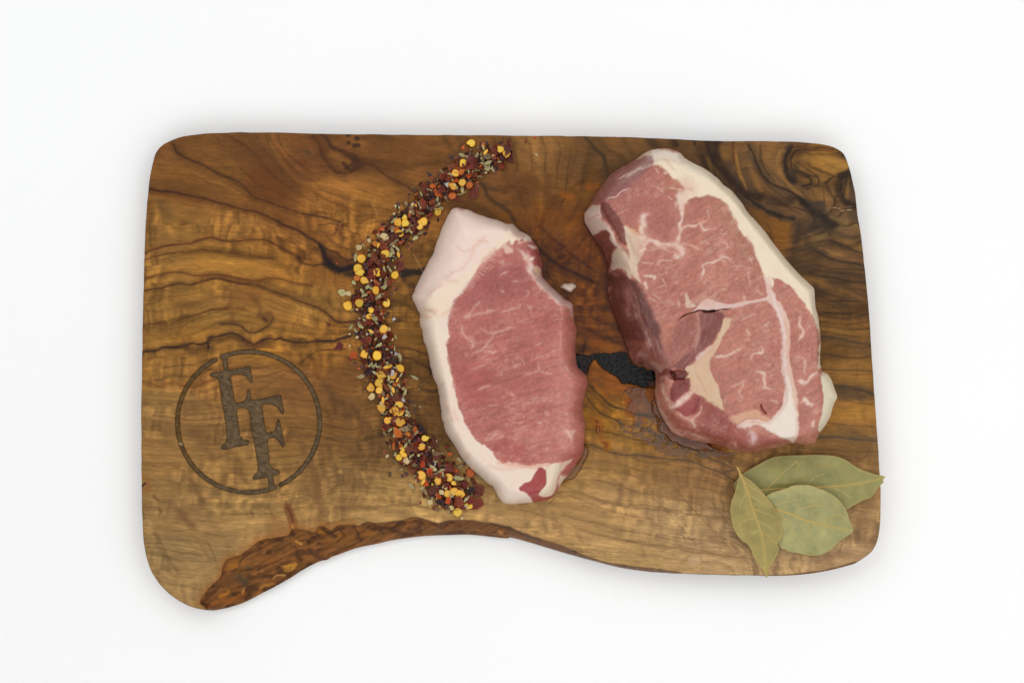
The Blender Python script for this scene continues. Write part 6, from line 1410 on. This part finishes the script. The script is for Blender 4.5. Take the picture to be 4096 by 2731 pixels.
# flakes one can point at: kind, x, y, r, label
NAMED = [('orange',1931,583,17,'bright orange chilli flake near the top end of the spice line'),('orange',1850,590,12,'spiky orange red chilli flake left of the spice line\'s top end'),('red',2036,562,12,'small dark red flake above the spice line\'s top end'),
 ('herb',1968,674,15,'pale oval herb flake low on the right of the spice line\'s top'),('herb',1952,651,14,'round pale green herb flake among the top flakes'),('husk',1949,626,17,'folded grey brown husk near the top end of the spice line'),('husk',1930,640,16,'long brown husk left of the folded one'),
 ('herb',1847,621,12,'pale herb flake at the upper left rim of the spice line\'s top'),('salt',1790,737,17,'largest translucent salt crystal, among the upper seeds'),('red',1896,775,20,'long dark red flake lying alone right of the upper spice line'),('stem',1846,772,20,'thin pale stem right of the upper spice line'),
 ('stem',1651,752,10,'short white sliver left of the upper spice line'),('herb',1588,827,12,'small green herb flake left of the spice line'),('orange',1531,915,16,'orange red flake at the left rim below the first pair of seeds'),('black',1751,880,10,'small black flake under the elongated seed above the chop corner'),('red',1706,908,19,'dark red pod scrap right of the overlapping seeds'),
 ('black',1702,935,9,'little glossy black grain by the chop\'s top corner'),('red',1530,970,19,'large dark plum flake below the cream granule'),('orange',1601,970,13,'curled orange flake in the upper bend'),('husk',1574,972,15,'grey brown seed husk in the upper bend'),('red',1480,1050,24,'biggest brick red flake cluster piece at the left bulge'),('red',1497,1028,20,'brick red flake above the biggest one'),
 ('red',1601,1060,26,'large dark star shaped flake on the right rim of the bulge'),('herb',1422,1030,13,'grey green herb flake outside the left bulge'),('herb',1537,1078,12,'pale oval herb flake in the middle of the bulge'),('orange',1347,1053,4,'tiny orange crumb on the dark knot left of the spice line'),('herb',1369,1170,17,'pointed pale green herb flake jutting out left'),
 ('red',1315,1300,9,'smudge like red flake on the wood left of the spice line'),('red',1361,1388,25,'long dark pointed flake lying alone left of the spice line'),('herb',1582,1348,11,'pale herb flake lying right of the spice line'),('herb',1598,1434,17,'upright leaf shaped herb flake on the right rim'),
 ('salt',1575,1277,11,'clear salt crystal on the right rim of the bulge'),('salt',1537,1348,14,'clear salt crystal left of the pale herb flake'),('salt',1585,1415,12,'grey salt crystal above the leaf shaped herb flake'),('salt',1567,1490,16,'pinkish salt crystal lying on a seed'),('orange',1416,1420,22,'curled rust coloured strip at the left rim'),('red',1400,1438,10,'small red flake left of the curled strip'),
 ('black',1478,1482,19,'glossy black flake near the left rim, right of the engraved circle'),('herb',1443,1505,14,'pale cupped herb flake lying left of the spice line'),('herb',1659,1510,14,'green leaf shaped flake lying alone right of the spice line'),('stem',1690,1537,13,'small forked twig right of the spice line'),('herb',1620,1572,14,'grey green herb flake right of the thin seeds'),
 ('salt',1610,1597,16,'long grey salt crystal in the lower half'),('husk',1619,1716,20,'large ribbed brown husk in the lower half'),('black',1680,1714,24,'long dark bark like strip in the lower half'),('orange',1593,1730,24,'broad rust orange flake in the lower half'),('orange',1659,1716,14,'shiny orange flake beside the ribbed husk'),
 ('black',1731,1760,26,'large dark brown flake at the right rim of the lower bend'),('red',1666,1800,12,'dull purple flake next to the lower yellow seed'),('orange',1574,1780,15,'bright red flake at the lower left rim'),('husk',1742,1813,16,'striped grey husk with a thin stalk'),('red',1785,1787,12,'dark red triangle flake near the chop\'s edge'),('orange',1800,1815,9,'square rust flake near the chop\'s edge'),
 ('herb',1838,1838,15,'grey green herb flake touching the chop\'s edge'),('red',1797,1870,18,'square brick red flake in the bottom end'),('orange',1827,1884,11,'small square bright red flake in the bottom end'),('orange',1721,1888,14,'bright orange red flake above the teardrop seed'),('herb',1731,1872,16,'hooked green herb flake in the bottom end'),('herb',1833,1912,20,'curled pale green herb loop in the bottom end'),
 ('red',1892,1925,20,'dark glossy flake below the orange seed near the chop'),('stem',1874,1930,20,'thin pale stalk below the orange seed near the chop'),('red',1905,1965,28,'large dark winged flake at the bottom right'),('red',1908,2018,26,'large fan shaped plum flake at the bottom right'),('orange',1793,2000,24,'large orange flake in the bottom end'),('red',1835,2008,20,'glossy red brown flake right of the large orange one'),
 ('black',1760,2007,20,'ribbed blue black flake left of the large orange one'),('red',1733,2030,14,'dark ribbed square flake below the spice line'),('husk',1752,2037,10,'dull green oval flake below the spice line'),('herb',1645,1943,14,'round green bud lying alone left of the spice line\'s bottom'),('red',1682,2010,8,'small red flake lying alone left of the spice line\'s bottom'),
 ('cream',1549,1824,8,'tan granule lying alone left of the spice line\'s bend'),('stem',1583,1846,14,'tan stem poking out at the lower left rim'),('herb',1690,1950,12,'grey green herb flake at the lower left rim'),('husk',1700,1965,15,'grey brown husk at the lower left rim'),('husk',1884,1985,13,'tiny holed husk beside the large winged flake'),('herb',1865,1996,13,'pale pointed herb flake beside the fan shaped flake'),
 ('red',1115,902,9,'small orange red flake lying alone on the wood at upper left'),('orange',2137,550,8,'lone orange crumb at the board\'s top edge right of the spice line'),('herb',2146,619,7,'lone green crumb right of the spice line\'s top end'),('red',2102,568,9,'lone dark red flake right of the spice line\'s top end'),('cream',1848,2072,7,'cream crumb just above the bark edge'),
 ('cream',1398,1336,6,'upper one of two cream crumbs left of the spice line'),('cream',1399,1383,6,'lower one of two cream crumbs left of the spice line'),('cream',1655,914,5,'tiny tan crumb between seeds and chop corner'),('red',1322,1280,6,'tiny dark red crumb above the smudge like flake')]
for k_, x, y, r, lb in NAMED:
    h, _, _ = pile(x, y)
    fl(k_, x, y, r * 1.0, .0007 if h > .05 else 0., tilt=.35, label=lb, R=random.Random(int(x * 7 + y)), group='flakes one by one in the spice line' if h > .02 else None)
# the rest of the visible flakes
CL = {'red': 'dark red chilli flake', 'orange': 'rust orange chilli flake', 'black': 'nearly black chilli flake', 'herb': 'pale green herb flake', 'husk': 'brown herb husk', 'salt': 'clear salt crystal', 'cream': 'cream granule', 'stem': 'thin dry twig'}
quota = [('red', 172, 12, 22), ('orange', 44, 8, 15), ('black', 30, 9, 16), ('herb', 165, 7, 14), ('husk', 56, 8, 13), ('cream', 26, 5, 8), ('stem', 12, 10, 16), ('salt', 8, 6, 9)]
for kd, n, r0, r1 in quota:
    for _ in range(n):
        for _t in range(20):
            s_ = rnd.random() * TOT; off = max(-1.15, min(1.15, rnd.gauss(0, .48)))
            x, y = on_path(s_, off)
            if kd in ('red', 'orange', 'black') or rnd.random() < .5 or abs(off) > .2:
                if clear_of_meat(x, y): break
        a_ = pile(x, y)[1]
        r = rnd.uniform(r0, r1)
        sz = 'large' if r > r0 + .62 * (r1 - r0) else ('mid sized' if r > r0 + .3 * (r1 - r0) else 'small')
        lz = [l for l, t in ZN]; zi = [k2 for k2, l in enumerate(lz) if a_ <= l][0]; z0 = lz[zi - 1] if zi else 0.
        lab = '%s %s, %s, %s' % (sz.replace('mid sized', 'medium'), CL[kd], ('upper ' if a_ < (z0 + lz[zi]) / 2 else 'lower ') + side_word(x, y), zone(a_))
        fl(kd, x, y, r, rnd.uniform(-.0003, .0005), tilt=.6, label=lab, group=lab)
# crumbs: far too many and small to count
def crumbs(name, label, cat, mesh_fn, n, r0, r1, mats_cols, spread, seed):
    R = random.Random(seed); Vs = []; Fs = []; Cs = []; base = 0
    protos = [mesh_fn(k_) for k_ in range(8)]
    pr = []
    for me in protos:
        v = np.empty(len(me.vertices) * 3); me.vertices.foreach_get('co', v)
        me.calc_loop_triangles(); t = np.empty(len(me.loop_triangles) * 3, np.int32); me.loop_triangles.foreach_get('vertices', t)
        pr.append((v.reshape(-1, 3), t.reshape(-1, 3)))
    for _ in range(n):
        v, t = pr[R.randrange(8)]
        s_ = R.random() * TOT; off = R.gauss(0, spread); x, y = on_path(s_, off)
        if abs(off) > 2.4 or not clear_of_meat(x, y): continue
        h, _, _ = pile(x, y)
        r = R.uniform(r0, r1) * K * (1 if h > 0 else .75)
        rot = np.array(Euler((R.uniform(-.8, .8) * (1 if h > .05 else .1), R.uniform(-.8, .8) * (1 if h > .05 else .1), R.uniform(0, 6.28))).to_matrix())
        z = T + .0003 + PILE_H * h * R.uniform(.05, .95)
        wx, wy = unproj(x, y, z)
        Vs.append(v @ rot.T * r + [wx, wy, z]); Fs.append(t + base); base += len(v)
        c = np.array(mats_cols[R.randrange(len(mats_cols))], float) * R.uniform(.75, 1.2)
        Cs.append(np.tile(lin(np.clip(c, 0, 255)), (len(v), 1)))
    o_ = link_mesh(name, mesh_np(name, np.vstack(Vs), np.vstack(Fs), smooth=False, cols=np.vstack(Cs)), M_crumb)
    tag(o_, label, cat, kind='stuff')
M_crumb, nt, bs = new_mat('spice_crumbs')
at = nd(nt, 'ShaderNodeAttribute', attribute_name='Col'); nt.links.new(at.outputs['Color'], bs.inputs['Base Color']); bs.inputs['Roughness'].default_value = .45
crumbs('chilli_crumbs', 'dark red chilli crumbs filling the curved line of spice', 'chilli crumbs', lambda k_: flake_mesh('crumb', 1., 200 + k_, .8, 5, .4, .09, .4), 3000, 4, 13, [(110, 50, 28), (90, 42, 26), (68, 34, 24), (136, 64, 30), (100, 48, 28), (78, 38, 26), (164, 84, 36), (54, 34, 26)], .46, 5)
crumbs('herb_crumbs', 'fine green and tan herb crumbs scattered in the spice line', 'herb crumbs', lambda k_: flake_mesh('crumb', 1., 240 + k_, .5, 6, .3, .08, .4), 620, 3, 7, [(158, 150, 98), (132, 122, 80), (176, 166, 124), (150, 130, 90), (200, 176, 120)], .52, 6)
